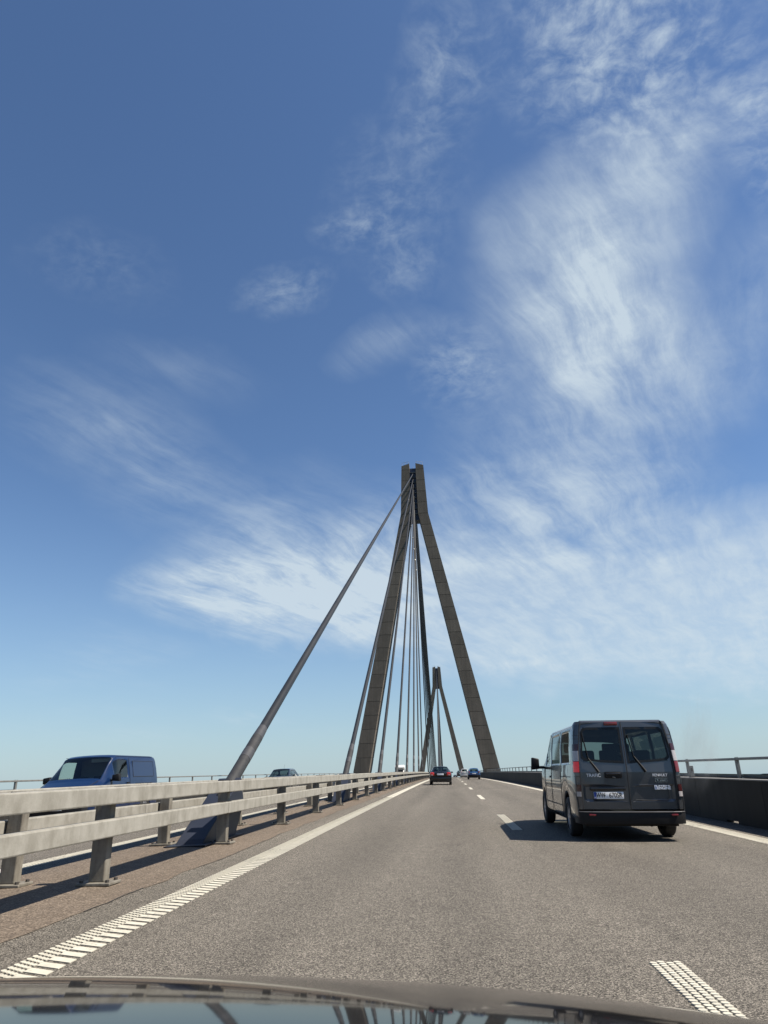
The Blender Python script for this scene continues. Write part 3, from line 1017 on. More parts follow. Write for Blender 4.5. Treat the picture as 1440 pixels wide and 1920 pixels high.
def loft(sp, ys, root, mat, glasses, name="body"):
    """glasses: list of (part_name, glass_material, fn(ymid, row, side) -> bool, side or None)"""
    secs = []
    for y in ys:
        h = section(sp, y)
        full = [(-x, yy, z) for x, yy, z in h] + [(x, yy, z) for x, yy, z in reversed(h[:-1])]
        secs.append(full)
    n = 2 * NH - 1
    body = MB()
    allv = [p for s_ in secs for p in s_]
    faces, gf = [], [[] for _ in glasses]
    for i in range(len(ys) - 1):
        ym = (ys[i] + ys[i + 1]) / 2
        for j in range(n - 1):
            row = j if j < NH - 1 else n - 2 - j
            side = -1 if j < NH - 1 else 1
            f = (i * n + j, i * n + j + 1, (i + 1) * n + j + 1, (i + 1) * n + j)
            for q, (_, _, fn) in enumerate(glasses):
                if fn(ym, row, side):
                    gf[q].append(f)
                    break
            else:
                faces.append(f)
    caps = []
    if sp.get('cap0', True): caps.append(tuple(range(n)))
    if sp.get('cap1', True): caps.append(tuple(range((len(ys) - 1) * n, len(ys) * n)))
    body.add(allv, faces + caps)
    me = body.mesh(name, mat)
    bm = bmesh.new()
    bm.from_mesh(me)
    bmesh.ops.delete(bm, geom=[v for v in bm.verts if not v.link_faces], context='VERTS')
    bmesh.ops.remove_doubles(bm, verts=bm.verts, dist=0.0005)
    bmesh.ops.recalc_face_normals(bm, faces=bm.faces)
    bm.to_mesh(me)
    bm.free()
    me.polygons.foreach_set('use_smooth', [True] * len(me.polygons))
    me.set_sharp_from_angle(angle=R(38))
    bo = obj(name, me, root)
    so = bo.modifiers.new("skin_thickness", 'SOLIDIFY')
    so.thickness = 0.018
    so.offset = -1
    outs = [bo]
    for (nm, gm, _), fl in zip(glasses, gf):
        if not fl:
            continue
        used = sorted({i for f in fl for i in f})
        ix = {v: k for k, v in enumerate(used)}
        mb = MB()
        mb.add([allv[i] for i in used], [tuple(ix[i] for i in f) for f in fl])
        me = mb.mesh(nm, gm, smooth=60)
        # sit the pane a little inside the opening
        for v in me.vertices:
            v.co.x *= 0.994
            v.co.z -= 0.004
        outs.append(obj(nm, me, root))
    return outs


def wheel(root, x, y, r, w=0.21, side=1, rim=True, spokes=7):
    prof = [(-w / 2, r * 0.66), (-w / 2, r * 0.90), (-w * 0.38, r * 0.985), (-w * 0.2, r), (w * 0.2, r), (w * 0.38, r * 0.985), (w / 2, r * 0.90), (w / 2, r * 0.66)]
    me = MB().lathe(prof, 28).mesh("wheel", M_TYRE, smooth=40)
    t = obj("wheel", me, root, (x, y, r))
    if rim:
        mb = MB()
        o_ = side * w * 0.40
        mb.lathe([(o_ - side * 0.03, 0.02), (o_ - side * 0.03, r * 0.60), (o_, r * 0.64), (o_ + side * 0.006, r * 0.67)], 24)
        mb.lathe([(o_ + side * 0.012, 0.0), (o_ + side * 0.012, r * 0.16), (o_ - side * 0.02, r * 0.2)], 16)
        for i in range(spokes):
            a = 2 * math.pi * i / spokes
            c_, s_ = math.cos(a), math.sin(a)
            def P(rad, tw, off):
                return (o_ + side * off, rad * c_ - tw * s_, rad * s_ + tw * c_)
            mb.hexa([P(r * 0.12, -0.03, -0.02), P(r * 0.63, -0.022, -0.03), P(r * 0.63, 0.022, -0.03), P(r * 0.12, 0.03, -0.02)],
                    [P(r * 0.12, -0.03, 0.008), P(r * 0.63, -0.018, 0.004), P(r * 0.63, 0.018, 0.004), P(r * 0.12, 0.03, 0.008)])
        mb.build("rim", M_RIM, t, smooth=30)
    return t


def rbox(x0, x1, y0, y1, z0, z1, name, mat, root, bev=0.01, smooth=40):
    return MB().box(x0, x1, y0, y1, z0, z1).build(name, mat, root, bevel=bev, smooth=smooth)


def seat(root, x, y, h=0.62, face=1, w=0.5, z=0.45, head=True):
    """face = +1 looks towards +y"""
    mb = MB()
    mb.prism([(y - 0.08 * face, z), (y + 0.02 * face, z), (y - 0.12 * face, z + h), (y - 0.22 * face, z + h - 0.03)], 'x', x - w / 2, x + w / 2)
    o = mb.build("seat_back", M_SEAT, root, bevel=0.035, smooth=50)
    if head:
        MB().prism([(y - 0.13 * face, z + h + 0.03), (y - 0.14 * face, z + h + 0.22), (y - 0.24 * face, z + h + 0.2), (y - 0.24 * face, z + h + 0.03)], 'x', x - 0.14, x + 0.14).build("headrest", M_SEAT, root, bevel=0.03, smooth=50)
    return o


def mirror(root, x, y, z, side, mat, sz=(0.20, 0.10, 0.26), arm=0.10):
    mb = MB()
    xa, xb = x + side * arm, x + side * (arm + sz[0])
    x0, x1 = min(xa, xb), max(xa, xb)
    mb.prism([(x0, z - sz[2] / 2), (x1, z - sz[2] / 2 + 0.02), (x1, z + sz[2] / 2 - 0.03), (x0 + 0.02, z + sz[2] / 2)], 'y', y - sz[1] / 2, y + sz[1] / 2)
    o = mb.build("door_mirror", mat, root, bevel=0.025, smooth=50)
    rbox(min(x - side * 0.02, xa + side * 0.02), max(x - side * 0.02, xa + side * 0.02), y - 0.03, y + 0.03, z - sz[2] * 0.42, z - sz[2] * 0.22, "mirror_arm", M_PLASTIC, root)
    return o


def person(root_matrix, label, shirt, lean=0.0):
    """seated driver, hands forward on the wheel; local +y is the way the person faces, origin on the seat"""
    o = bpy.data.meshes.new("person")
    J = {'pel': (0, 0, 0.08), 'bel': (0, -0.03, 0.24), 'che': (0, -0.06, 0.42), 'nec': (0, -0.05, 0.56), 'hd': (0, -0.02, 0.66), 'top': (0, -0.02, 0.78)}
    vs = list(J.values())
    rad = [0.15, 0.13, 0.15, 0.055, 0.085, 0.075]
    es = [(0, 1), (1, 2), (2, 3), (3, 4), (4, 5)]
    for s in (-1, 1):
        b = len(vs)
        vs += [(s * 0.19, -0.05, 0.48), (s * 0.25, 0.08, 0.26), (s * 0.17, 0.36, 0.30), (s * 0.14, 0.43, 0.33), (s * 0.12, 0.47, 0.35)]
        rad += [0.065, 0.045, 0.033, 0.04, 0.025]
        es += [(2, b), (b, b + 1), (b + 1, b + 2), (b + 2, b + 3), (b + 3, b + 4)]
        b = len(vs)
        vs += [(s * 0.10, 0.10, 0.07), (s * 0.14, 0.48, 0.10), (s * 0.14, 0.66, -0.25), (s * 0.14, 0.80, -0.28)]
        rad += [0.09, 0.065, 0.045, 0.04]
        es += [(0, b), (b, b + 1), (b + 1, b + 2), (b + 2, b + 3)]
    o.from_pydata(vs, es, [])
    p = bpy.data.objects.new("person", o)
    COL.objects.link(p)
    p.matrix_world = root_matrix
    md = p.modifiers.new("skin", 'SKIN')
    for i, sv in enumerate(o.skin_vertices[0].data):
        sv.radius = (rad[i], rad[i])
        sv.use_root = (i == 0)
    ss = p.modifiers.new("smooth", 'SUBSURF')
    ss.levels = 1
    ss.render_levels = 2
    dg = bpy.context.evaluated_depsgraph_get()
    me = bpy.data.meshes.new_from_object(p.evaluated_get(dg))
    p.modifiers.clear()
    me.materials.clear()
    me.materials.append(shirt)
    me.materials.append(M_SKIN)
    for f in me.polygons:
        c = f.center
        f.use_smooth = True
        f.material_index = 1 if (c.z > 0.53 or (c.y > 0.22 and c.z > 0.2)) else 0
    p.data = me
    tag(p, label, "person")
    mb = MB()
    n1, n2 = 12, 6
    vv, ff = [], []
    for i in range(n2 + 1):
        ph = math.pi * 0.58 * i / n2
        for j in range(n1):
            t = 2 * math.pi * j / n1
            vv.append((0.098 * math.sin(ph) * math.cos(t), -0.035 + 0.108 * math.sin(ph) * math.sin(t), 0.715 + 0.115 * math.cos(ph)))
    for i in range(n2):
        for j in range(n1):
            ff.append((i * n1 + j, i * n1 + (j + 1) % n1, (i + 1) * n1 + (j + 1) % n1, (i + 1) * n1 + j))
    mb.add(vv, ff)
    mb.build("hair", M_HAIR, p, smooth=60)
    face = MB()
    face.tube((0, 0.055, 0.705), (0, 0.085, 0.668), 0.012, 6, 0.018)
    face.build("nose", M_SKIN, p)
    for s in (-1, 1):
        MB().tube((s * 0.032, 0.052, 0.705), (s * 0.032, 0.062, 0.705), 0.011, 8).build("eye", M_HAIR, p)
        MB().tube((s * 0.080, -0.02, 0.68), (s * 0.092, -0.025, 0.69), 0.026, 8, 0.02).build("ear", M_SKIN, p)
    MB().box(-0.026, 0.026, 0.055, 0.068, 0.628, 0.636).build("mouth", M_HAIR, p)
    return p


def frange(a, b, st):
    n = max(1, int(round((b - a) / st)))
    return [a + (b - a) * i / n for i in range(n + 1)]


def add_text(root, me, name, x, y, z, back=True, tilt=0.0):
    """text standing upright; back=True faces -y (a rear face)"""
    o = obj(name, me, root, (x, y, z))
    o.rotation_euler = (math.pi / 2 - tilt, 0, 0 if back else math.pi)
    return o


def strip_line(root, pts, r=0.005, name="panel_gap", mat=None):
    return MB().path(pts, r, 5).build(name, mat or M_SEAM, root)


# ------------------------------------------------------------------ the grey passenger van ahead on the right
def grey_van():
    P = paint("van_grey_paint", (0.058, 0.061, 0.066), metal=0.45, rough=0.34)
    root = empty("passenger_van", "dark grey passenger van with two rear doors, driving ahead in the right lane", "van", None, deck_matrix(3.06, 13.42) @ Matrix.Diagonal((0.972, 1, 1, 1)))
    L = 5.35
    sp = dict(w=[(0, .925), (.10, .952), (.3, .96), (4.6, .955), (5.1, .90), (5.35, .78)],
              wt=[(0, .855), (.25, .865), (3.2, .84), (3.75, .79), (4.75, .82), (5.35, .70)],
              zb=[(0, 1.22), (4.0, 1.20), (4.75, 1.16), (5.1, 1.02), (5.35, .82)],
              zt=[(0, 1.955), (.15, 1.97), (3.2, 1.965), (3.75, 1.90), (4.85, 1.20), (5.1, 1.06), (5.35, .84)],
              bow=[(0, 0.0), (3.2, 0.0), (4.0, .12), (5.35, .18)],
              sill=.27, arches=[(.98, .40), (4.47, .40)], wr=.335, crown=.035, cap0=False,
              shear=lambda y, z: (0.135 * max(0, z - 1.12) + 0.03 * max(0, 0.9 - z) * 0) * max(0, 1 - y / 0.9))
    ys = sorted(set([round(v, 3) for v in [0, .03, .07, .12, .2, .3, .42] + frange(.55, 1.42, .06) + frange(1.6, 4.0, .2) + frange(4.05, 4.9, .07) + [5.0, 5.1, 5.2, 5.3, 5.35, 1.55, 2.2, 3.3, 2.26, 3.36]]))

    def sg(a, b, s):
        return lambda y, r, sd: r in (5, 6) and a < y < b and sd == s
    gl = []
    for s in (-1, 1):
        gl += [("rear_quarter_window", G_DARK, sg(.42, 1.42, s)), ("side_window", G_DARK, sg(1.6, 2.75, s)), ("front_door_window", G_CLEAR, sg(2.95, 3.75, s))]
    gl.append(("windscreen", G_CLEAR, lambda y, r, sd: r >= 10 and 3.98 < y < 4.76))
    loft(sp, ys, root, P, gl)
    yr = lambda z: 0.135 * max(0, z - 1.12)

    # rear doors: pressed panels with window openings
    def half_w(z):
        return interp([(.45, .905), (.6, .918), (1.0, .92), (1.22, .915), (1.5, .895), (1.8, .862), (1.9, .84), (1.955, .80)], z)

    def door(s):
        n = 40
        zb_, zt_ = 0.50, 1.945
        xa = 0.004
        def outer(z, t):
            return xa + (half_w(z) - 0.085 - xa) * t
        zlo_c, zlo_o, zhi = 1.235, 1.285, 1.855
        # grid with window: columns t, rows z
        ts = [0.0, 0.035, 0.5, 0.90, 0.955, 1.0]
        zs = [0.50, 0.62, 0.66, 0.86, 0.90, 1.10, 1.235, 1.27, 1.79, 1.855, 1.90, 1.945]
        mb = MB()
        vs, fs, gfs = [], [], []
        for z in zs:
            for t in ts:
                zz = z
                if z == 1.235: zz = 1.235 + 0.05 * t
                if z == 1.27: zz = 1.27 + 0.06 * t
                yy = yr(zz) - 0.012 + 0.03 * t * t
                # number-plate recess (left door) / matching recess (right door)
                rec = 0.028 if (0.64 < z < 0.88 and 0.2 < t < 0.93) else 0.0
                vs.append((s * outer(zz, t), yy + rec, zz))
        n = len(ts)
        win_r, win_c = (7, 8), (1, 3)
        for i in range(len(zs) - 1):
            for j in range(n - 1):
                f = (i * n + j, i * n + j + 1, (i + 1) * n + j + 1, (i + 1) * n + j)
                if 6 <= i <= 8 and 1 <= j <= 3:
                    if i == 7 and j in (1, 2):
                        gfs.append(f)
                    elif i == 7 and j == 3 or i in (6, 8) and j in (1, 2):
                        gfs.append(f)
                    else:
                        fs.append(f)
                else:
                    fs.append(f)
        b0 = len(vs)
        mb.add(vs, fs)
        d = mb.build("rear_door", P, root)
        md = d.modifiers.new("thick", 'SOLIDIFY')
        md.thickness = 0.022
        md.offset = -1
        used = sorted({i for f in gfs for i in f})
        ix = {v: k for k, v in enumerate(used)}
        g = MB().add([(vs[i][0], vs[i][1] - 0.004, vs[i][2]) for i in used], [tuple(ix[i] for i in f) for f in gfs])
        g.build("window", G_REAR, d)
        return d
    dl, dr = door(-1), door(1)
    # dark frit around the panes
    for s, d in ((-1, dl), (1, dr)):
        pts = [(s * 0.03, 1.243), (s * 0.44, 1.262), (s * 0.72, 1.290), (s * 0.765, 1.315), (s * 0.785, 1.36), (s * 0.765, 1.55), (s * 0.735, 1.78), (s * 0.715, 1.825), (s * 0.66, 1.850), (s * 0.03, 1.852)]
        n = len(pts)
        cx, cz = s * 0.40, 1.56
        inner = [(cx + (x - cx) * 0.90, cz + (z - cz) * 0.87) for x, z in pts]
        mb = MB()
        mb.add([(x, yr(z) - 0.019 + 0.03 * (x / .8) ** 2, z) for x, z in pts] + [(x, yr(z) - 0.019 + 0.03 * (x / .8) ** 2, z) for x, z in inner], [(i, (i + 1) % n, n + (i + 1) % n, n + i) for i in range(n)])
        mb.build("window_surround", M_FRIT, d)
        # wiper
        y1 = -0.03
        tip, el, base = (s * 0.10 if s > 0 else -0.725, 1.76), (s * 0.135 if s > 0 else -0.66, 1.33), (0.33 if s > 0 else -0.50, 1.10)
        if s > 0: tip, el, base = (0.085, 1.72), (0.15, 1.36), (0.325, 1.105)
        w_ = MB()
        w_.tube((tip[0], yr(tip[1]) + y1, tip[1]), (el[0], yr(el[1]) + y1, el[1]), 0.011, 6)
        w_.build("wiper_blade", M_PLASTIC, d)
        w_ = MB()
        w_.tube((el[0], yr(el[1]) + y1, el[1]), (base[0], yr(base[1]) + y1, base[1]), 0.011, 6, 0.024)
        w_.build("wiper_arm", M_PLASTIC, d)
    # roof header above the doors and the rear pillars with lamps
    strip_line(root, [(0, yr(z) - 0.022, z) for z in (0.5, 0.8, 1.12, 1.5, 1.94)], 0.006)
    for s in (-1, 1):
        # corner pillar
        mb = MB()
        zs = [0.50, 0.8, 1.12, 1.4, 1.7, 1.9, 1.955]
        A = []
        for z in zs:
            hw = half_w(z)
            A.append([(s * (hw - 0.088), yr(z) + 0.03, z), (s * (hw - 0.082), yr(z) - 0.028, z), (s * (hw - 0.02), yr(z) - 0.012, z), (s * (hw + 0.012), yr(z) + 0.05, z), (s * (hw + 0.014), yr(z) + 0.12, z)])
        for a, b in zip(A, A[1:]):
            vs = a + b
            mb.add(vs, [(i, i + 1, 5 + i + 1, 5 + i) for i in range(4)])
        mb.build("corner_pillar", P, root, smooth=60)

        def lamp(z0, z1, mat, name, par, dx=0.004):
            mb = MB()
            B = []
            for z in frange(z0, z1, 0.08):
                hw = half_w(z)
                B.append([(s * (hw - 0.078), yr(z) - 0.020 - dx, z), (s * (hw - 0.070), yr(z) - 0.036 - dx, z), (s * (hw - 0.012), yr(z) - 0.020 - dx, z), (s * (hw + 0.018), yr(z) + 0.045, z), (s * (hw + 0.018), yr(z) + 0.075, z)])
            for a, b in zip(B, B[1:]):
                mb.add(a + b, [(i, i + 1, 5 + i + 1, 5 + i) for i in range(4)])
            return mb.build(name, mat, par, smooth=60)
        t = lamp(1.09, 1.57, M_REDDK, "tail_lamp", root, 0.0)
        lamp(1.285, 1.455, M_CLEAR, "indicator_lens", t)
        lamp(1.10, 1.275, M_REDON if s < 0 else M_RED, "brake_lens", t)
        t = lamp(0.70, 0.90, M_REDDK, "lower_lamp", root, 0.0)
        lamp(0.80, 0.895, M_REDDK, "fog_lens", t)
        lamp(0.705, 0.785, M_CLEAR, "reversing_lens", t)
        strip_line(root, [(s * (half_w(z) - 0.083), yr(z) - 0.026, z) for z in (0.5, 0.8, 1.12, 1.5, 1.93)], 0.007)
        for z in (1.03, 1.66, 1.72):
            hw = half_w(z)
            strip_line(root, [(s * (hw - 0.08), yr(z) - 0.03, z), (s * (hw - 0.02), yr(z) - 0.014, z), (s * (hw + 0.014), yr(z) + 0.05, z)], 0.004)
    # header strip with the third brake lamp
    mb = MB()
    mb.add([(-.76, yr(1.93) - .004, 1.942), (.76, yr(1.93) - .004, 1.942), (.72, yr(1.95) + .05, 1.978), (-.72, yr(1.95) + .05, 1.978), (-.74, .3, 1.955), (.74, .3, 1.955)], [(0, 1, 2, 3), (3, 2, 5, 4)])
    mb.build("roof_header", P, root)
    rbox(-.30, -.06, yr(1.91) - .035, yr(1.91) + .02, 1.885, 1.945, "high_brake_lamp", M_RED, root)
    # bumper
    prof = [(-.950, .30), (-.945, .08), (-.915, -.02), (-.85, -.085), (-.70, -.122), (-.4, -.142), (0, -.15), (.4, -.142), (.70, -.122), (.85, -.085), (.915, -.02), (.945, .08), (.950, .30)]
    mb = MB()
    rows = [(.47, .93), (.44, 1.0), (.36, 1.005), (.31, .985), (.275, .95)]
    for z, k in rows:
        pass
    vs, fs = [], []
    for z, k in rows:
        vs += [(x * (0.985 + .02 * (k - .9)), (y if y > 0.1 else y * k), z) for x, y in prof]
    n = len(prof)
    for i in range(len(rows) - 1):
        fs += [(i * n + j, i * n + j + 1, (i + 1) * n + j + 1, (i + 1) * n + j) for j in range(n - 1)]
    vs += [(x * .97, max(y, .06) if abs(x) < .9 else y, .475) for x, y in prof]
    b = len(rows) * n
    fs += [(b + j, b + j + 1, j + 1, j) for j in range(n - 1)]
    mb.add(vs, fs)
    bu = mb.build("rear_bumper", M_PLASTIC, root, smooth=35)
    strip_line(bu, [(x * .985, (y - .004) if y < .1 else y, .465) for x, y in prof], 0.008, "bumper_edge", principled("bumper_top", (0.10, 0.10, 0.105), 0.35))
    for s in (-1, 1):
        rbox(s * .70 - .06, s * .70 + .06, -.138, -.11, .40, .432, "reflector", M_RED, bu)
    # dark valance below the body, tow eye, tank
    rbox(-.80, .80, .05, .9, .23, .30, "underbody", M_PLASTIC, root)
    rbox(-.70, .72, .9, 4.4, .22, .30, "floor_pan", M_PLASTIC, root)
    MB().tube((.35, .12, .25), (.35, .55, .27), .035, 8).build("exhaust_pipe", M_PLASTIC, root)
    # plate, recess lamp bar, handle
    rbox(-.68, -.06, -.032, -.006, .80, .855, "plate_lamp_bar", M_GLOSSBLK, root, .012)
    pl = rbox(-.625, -.105, -.020, -.002, .665, .779, "number_plate", M_PLATE, root, .006)
    rbox(-.622, -.582, -.0225, -.0195, .668, .776, "country_band", M_PLATEB, pl, 0)
    add_text(pl, text_mesh("PL", 0.03, M_STICK, "country_code"), "country_code", -.602, -.024, .688)
    add_text(pl, text_mesh("WW", 0.112, M_INK, "plate_text", sx=.66, bold=.002), "plate_text", -.505, -.0225, .722)
    add_text(pl, text_mesh("670SR", 0.112, M_INK, "plate_text", sx=.80, bold=.002), "plate_text", -.248, -.0225, .722)
    MB().tube((-.432, -.0195, .722), (-.432, -.0225, .722), .012, 10).build("plate_seal", M_CHROME, pl)
    h = rbox(-.40, -.10, -.026, 0.0, 1.0, 1.105, "handle_recess", M_PLASTIC, root, .02)
    rbox(-.385, -.115, -.05, -.02, 1.055, 1.085, "handle", M_GLOSSBLK, root, .012)
    MB().tube((-.27, -.028, 1.02), (-.22, -.028, 1.01), .010, 6).build("lock", M_GALV, root)
    add_text(root, text_mesh("TRAFIC", 0.075, M_STICK, "badge_text", .006, 1.02), "badge_text", -.595, -.012, 1.045)
    add_text(root, text_mesh("RENAULT", 0.062, M_STICK, "badge_text", .006, .98), "badge_text", .565, -.010, 1.045)
    fr = MB()
    x0, x1, z0, z1 = .475, .675, .935, .995
    for a, b_ in (((x0, z0), (x1, z0)), ((x1, z0), (x1, z1)), ((x1, z1), (x0, z1)), ((x0, z1), (x0, z0))):
        fr.tube((a[0], -.008, a[1]), (b_[0], -.008, b_[1]), .004, 4)
    fr.build("badge_frame", M_CHROME, root)
    MB().prism([(.515, .952), (.530, .966), (.515, .985), (.500, .968)], 'y', -.011, -.006).build("badge_mark", M_CHROME, root)
    for i in range(4):
        rbox(.560 + .024 * i, .576 + .024 * i, -.011, -.006, .948, .972 + .006 * (i % 2), "badge_mark", M_CHROME, root, 0)
    # sticker: emblem and lettering
    st = MB().box(.445, .495, -.013, -.0115, .815, .885).build("sticker_emblem", M_STICK, root)
    MB().tube((.470, -.0135, .838), (.470, -.0155, .838), .012, 10).build("emblem_disc", M_PLATEB, st)
    MB().box(.466, .474, -.0155, -.0135, .845, .875).build("emblem_stem", M_PLATEB, st)
    add_text(root, text_mesh("ENGINE", 0.064, M_STICK, "sticker_text", .001, 1.0, .003), "sticker_text", .610, -.012, .836)
    for i, wd in enumerate((.034, .022, .040, .030, .036)):
        x0 = .515 + (.0, .042, .072, .120, .158)[i]
        rbox(x0, x0 + wd, -.013, -.0115, .868, .884, "sticker_mark", M_STICK, root, 0)
    # pressed recess frame on the right door
    strip_line(root, [(.10, -.006, .89), (.62, .004, .89), (.70, .008, .86), (.70, .008, .68), (.64, .004, .645), (.10, -.006, .645)], .007, "pressing", P)
    # side: gaps, rub strip, handle, mirrors
    for s in (-1, 1):
        X = lambda y, z: s * (section(sp, y)[2][0] + .001)
        for yy in (1.50, 2.85, 3.86):
            strip_line(root, [(s * (.955), yy, .32), (s * .963, yy, .6), (s * .956, yy, 1.0), (s * .932, yy, 1.2)] + ([(s * .90, yy, 1.5), (s * .84, yy, 1.84)] if yy < 3 else []), .0045)
        strip_line(root, [(s * .958, .35, 1.02), (s * .958, 1.5, 1.02)], .007)
        strip_line(root, [(s * .962, 1.45, .50), (s * .962, 4.0, .50)], .006)
        rbox(min(s * .945, s * .975), max(s * .945, s * .975), 2.95, 3.15, .98, 1.02, "door_handle", P, root)
        mirror(root, s * .95, 3.98, 1.27, s, M_PLASTIC, (0.19, 0.12, 0.27), 0.11)
        wheel(root, s * .84, .98, .335, .215, s, spokes=6)
        wheel(root, s * .84, 4.47, .335, .215, s, spokes=6)
        # wheel-house liners
        for yc_ in (.98, 4.47):
            vs, fs = [], []
            for i in range(13):
                a = math.pi * i / 12
                for x in (.55, .93):
                    vs.append((s * x, yc_ + .395 * math.cos(a), .335 + .395 * math.sin(a)))
            for i in range(12):
                fs.append((2 * i, 2 * i + 1, 2 * i + 3, 2 * i + 2))
            MB().add(vs, fs).build("wheel_liner", M_PLASTIC, root)
    # cabin
    rbox(-.80, .80, .25, 4.3, .30, .42, "cabin_floor", M_INT, root)
    for x in (-.54, -.16, .50):
        seat(root, x, .95, .64, w=.40, z=.62)
    for x in (-.45, .12, .56):
        seat(root, x, 1.95, .66, w=.44, z=.60)
    for x in (-.5, .32, .62):
        seat(root, x, 2.95, .82, w=.42, z=.62)
    MB().prism([(3.85, .5), (4.5, .5), (4.5, 1.08), (4.1, 1.12), (3.85, 1.0)], 'x', -.85, .85).build("dashboard", M_INT, root)
    rbox(-.78, .78, 0.40, 3.7, 1.855, 1.865, "headliner", M_INT, root, 0)
    return root


grey_van()


# ------------------------------------------------------------------ the oncoming blue panel van
def blue_van():
    P = paint("van_blue_paint", (0.0018, 0.0125, 0.050), rough=0.3)
    P.node_tree.nodes['Principled BSDF'].inputs['Coat Weight'].default_value = 0.2
    root = empty("panel_van", "deep blue panel van with black mirrors oncoming beyond the median guardrails", "van", None, deck_matrix(-11.15, 25.75, -1) @ Matrix.Diagonal((1, 1.06, 1, 1)))
    sp = dict(w=[(0, .93), (.12, .952), (4.2, .95), (4.6, .90), (4.89, .70)],
              wt=[(0, .80), (.25, .815), (3.0, .80), (3.35, .765), (4.05, .84), (4.89, .62)],
              zb=[(0, 1.20), (3.2, 1.20), (3.95, 1.13), (4.4, 1.00), (4.75, .86), (4.89, .62)],
              zt=[(0, 1.93), (.15, 1.95), (2.9, 1.945), (3.2, 1.88), (4.05, 1.20), (4.45, 1.05), (4.78, .89), (4.89, .65)],
              bow=[(0, 0), (2.9, 0.0), (3.4, .10), (4.89, .20)],
              sill=.27, arches=[(.95, .39), (3.98, .39)], wr=.325, crown=.03,
              shear=lambda y, z: 0.12 * max(0, z - 1.15) * max(0, 1 - y / 0.9))
    ys = sorted(set([round(v, 3) for v in [0, .04, .1, .2, .35, .5] + frange(.55, 1.36, .07) + frange(1.5, 2.9, .2) + frange(2.95, 4.4, .06) + [4.5, 4.6, 4.7, 4.78, 4.84, 4.89]]))
    gl = []
    for s in (-1, 1):
        gl.append(("front_door_window", G_CLEAR, (lambda s: lambda y, r, sd: r in (5, 6) and 2.36 < y < 3.26 and sd == s)(s)))
    gl.append(("windscreen", G_CLEAR, lambda y, r, sd: r >= 9 and 3.20 < y < 4.00))
    loft(sp, ys, root, P, gl)
    for s in (-1, 1):
        # pressed side panel fields in place of windows
        def fld(ya, yb, nm):
            pts = [(ya, 1.26), (yb, 1.26), (yb, 1.74), (ya, 1.74)]
            f = lambda z: s * (.925 - (z - 1.2) * .155)
            MB().add([(f(z) + s * .010, y, z) for y, z in pts] + [(f(z) - s * .01, y, z) for y, z in pts], [(0, 1, 2, 3), (0, 1, 5, 4), (1, 2, 6, 5), (2, 3, 7, 6), (3, 0, 4, 7)]).build(nm, P, root, bevel=.004)
            strip_line(root, [(f(z) + s * .008, y, z) for y, z in pts + pts[:1]], .008, "panel_groove")
        fld(.34, 1.92, "side_field")
        strip_line(root, [(s * .955, y_, 1.02) for y_ in (.1, 1.0, 2.0, 3.3)], .006)
        for yy in (2.16, 3.42):
            strip_line(root, [(s * .955, yy, .35), (s * .957, yy, .9), (s * .93, yy, 1.19)] + ([(s * .89, yy, 1.5), (s * .83, yy, 1.82)] if yy < 3 else []), .005)
        rbox(min(s * .945, s * .975), max(s * .945, s * .975), 2.24, 2.42, 1.06, 1.10, "door_handle", M_PLASTIC, root)
        strip_line(root, [(s * .80, .3, 1.895), (s * .80, 3.0, 1.885)], .006)
        mirror(root, s * .93, 3.42, 1.24, s, M_PLASTIC, (0.24, 0.16, 0.22), 0.04)
        wheel(root, s * .84, .95, .325, .21, s)
        wheel(root, s * .84, 3.98, .325, .21, s)
        rbox(s * .66 - .16, s * .66 + .16, 4.52, 4.72, .70, .86, "headlamp", M_CLEAR, root, .04)
        strip_line(root, [(s * .80, 3.98, 1.17), (s * .74, 4.4, 1.03), (s * .62, 4.76, .87)], .006)
    rbox(-.42, .42, 4.70, 4.80, .56, .70, "grille", M_PLASTIC, root, .02)
    rbox(-.85, .85, 4.50, 4.87, .26, .54, "front_bumper", M_PLASTIC, root, .06)
    pl = rbox(-.26, .26, 4.875, 4.89, .42, .53, "number_plate", M_PLATE, root, .004)
    rbox(-.85, .85, .3, 4.0, .30, .40, "cabin_floor", M_INT, root)
    rbox(-.80, .80, 1.98, 2.03, .42, 1.84, "bulkhead", principled("bulkhead_grey", (0.13, 0.13, 0.13), .8), root)
    for x in (-.48, .02, .5):
        seat(root, x, 2.58, .66, w=.48)
    MB().prism([(3.15, .5), (3.95, .5), (3.95, 1.05), (3.5, 1.13), (3.15, 1.02)], 'x', -.84, .84).build("dashboard", M_INT, root)
    mb = MB()
    for i in range(16):
        a, b = 2 * math.pi * i / 16, 2 * math.pi * (i + 1) / 16
        q = lambda t: (-.48 + .19 * math.cos(t), 3.10 + .19 * math.sin(t) * .45, 1.10 + .19 * math.sin(t) * .88)
        mb.tube(q(a), q(b), .014, 5)
    mb.build("steering_wheel", M_PLASTIC, root)
    for s in (-1, 1):
        MB().tube((s * .25, 3.98, 1.205), (s * .25 + .45, 3.85, 1.24), .010, 5).build("wiper", M_PLASTIC, root)
    rbox(-.7, -.05, 2.98, 3.06, 1.72, 1.83, "sun_visor", principled("visor_grey", (.20, .20, .19), .8), root, .01)
    mx = root.matrix_world
    person(mx @ Matrix.Translation((-.48, 2.62, .62)), "driver in a dark shirt at the wheel of the blue panel van", M_SHIRT)
    return root


blue_van()


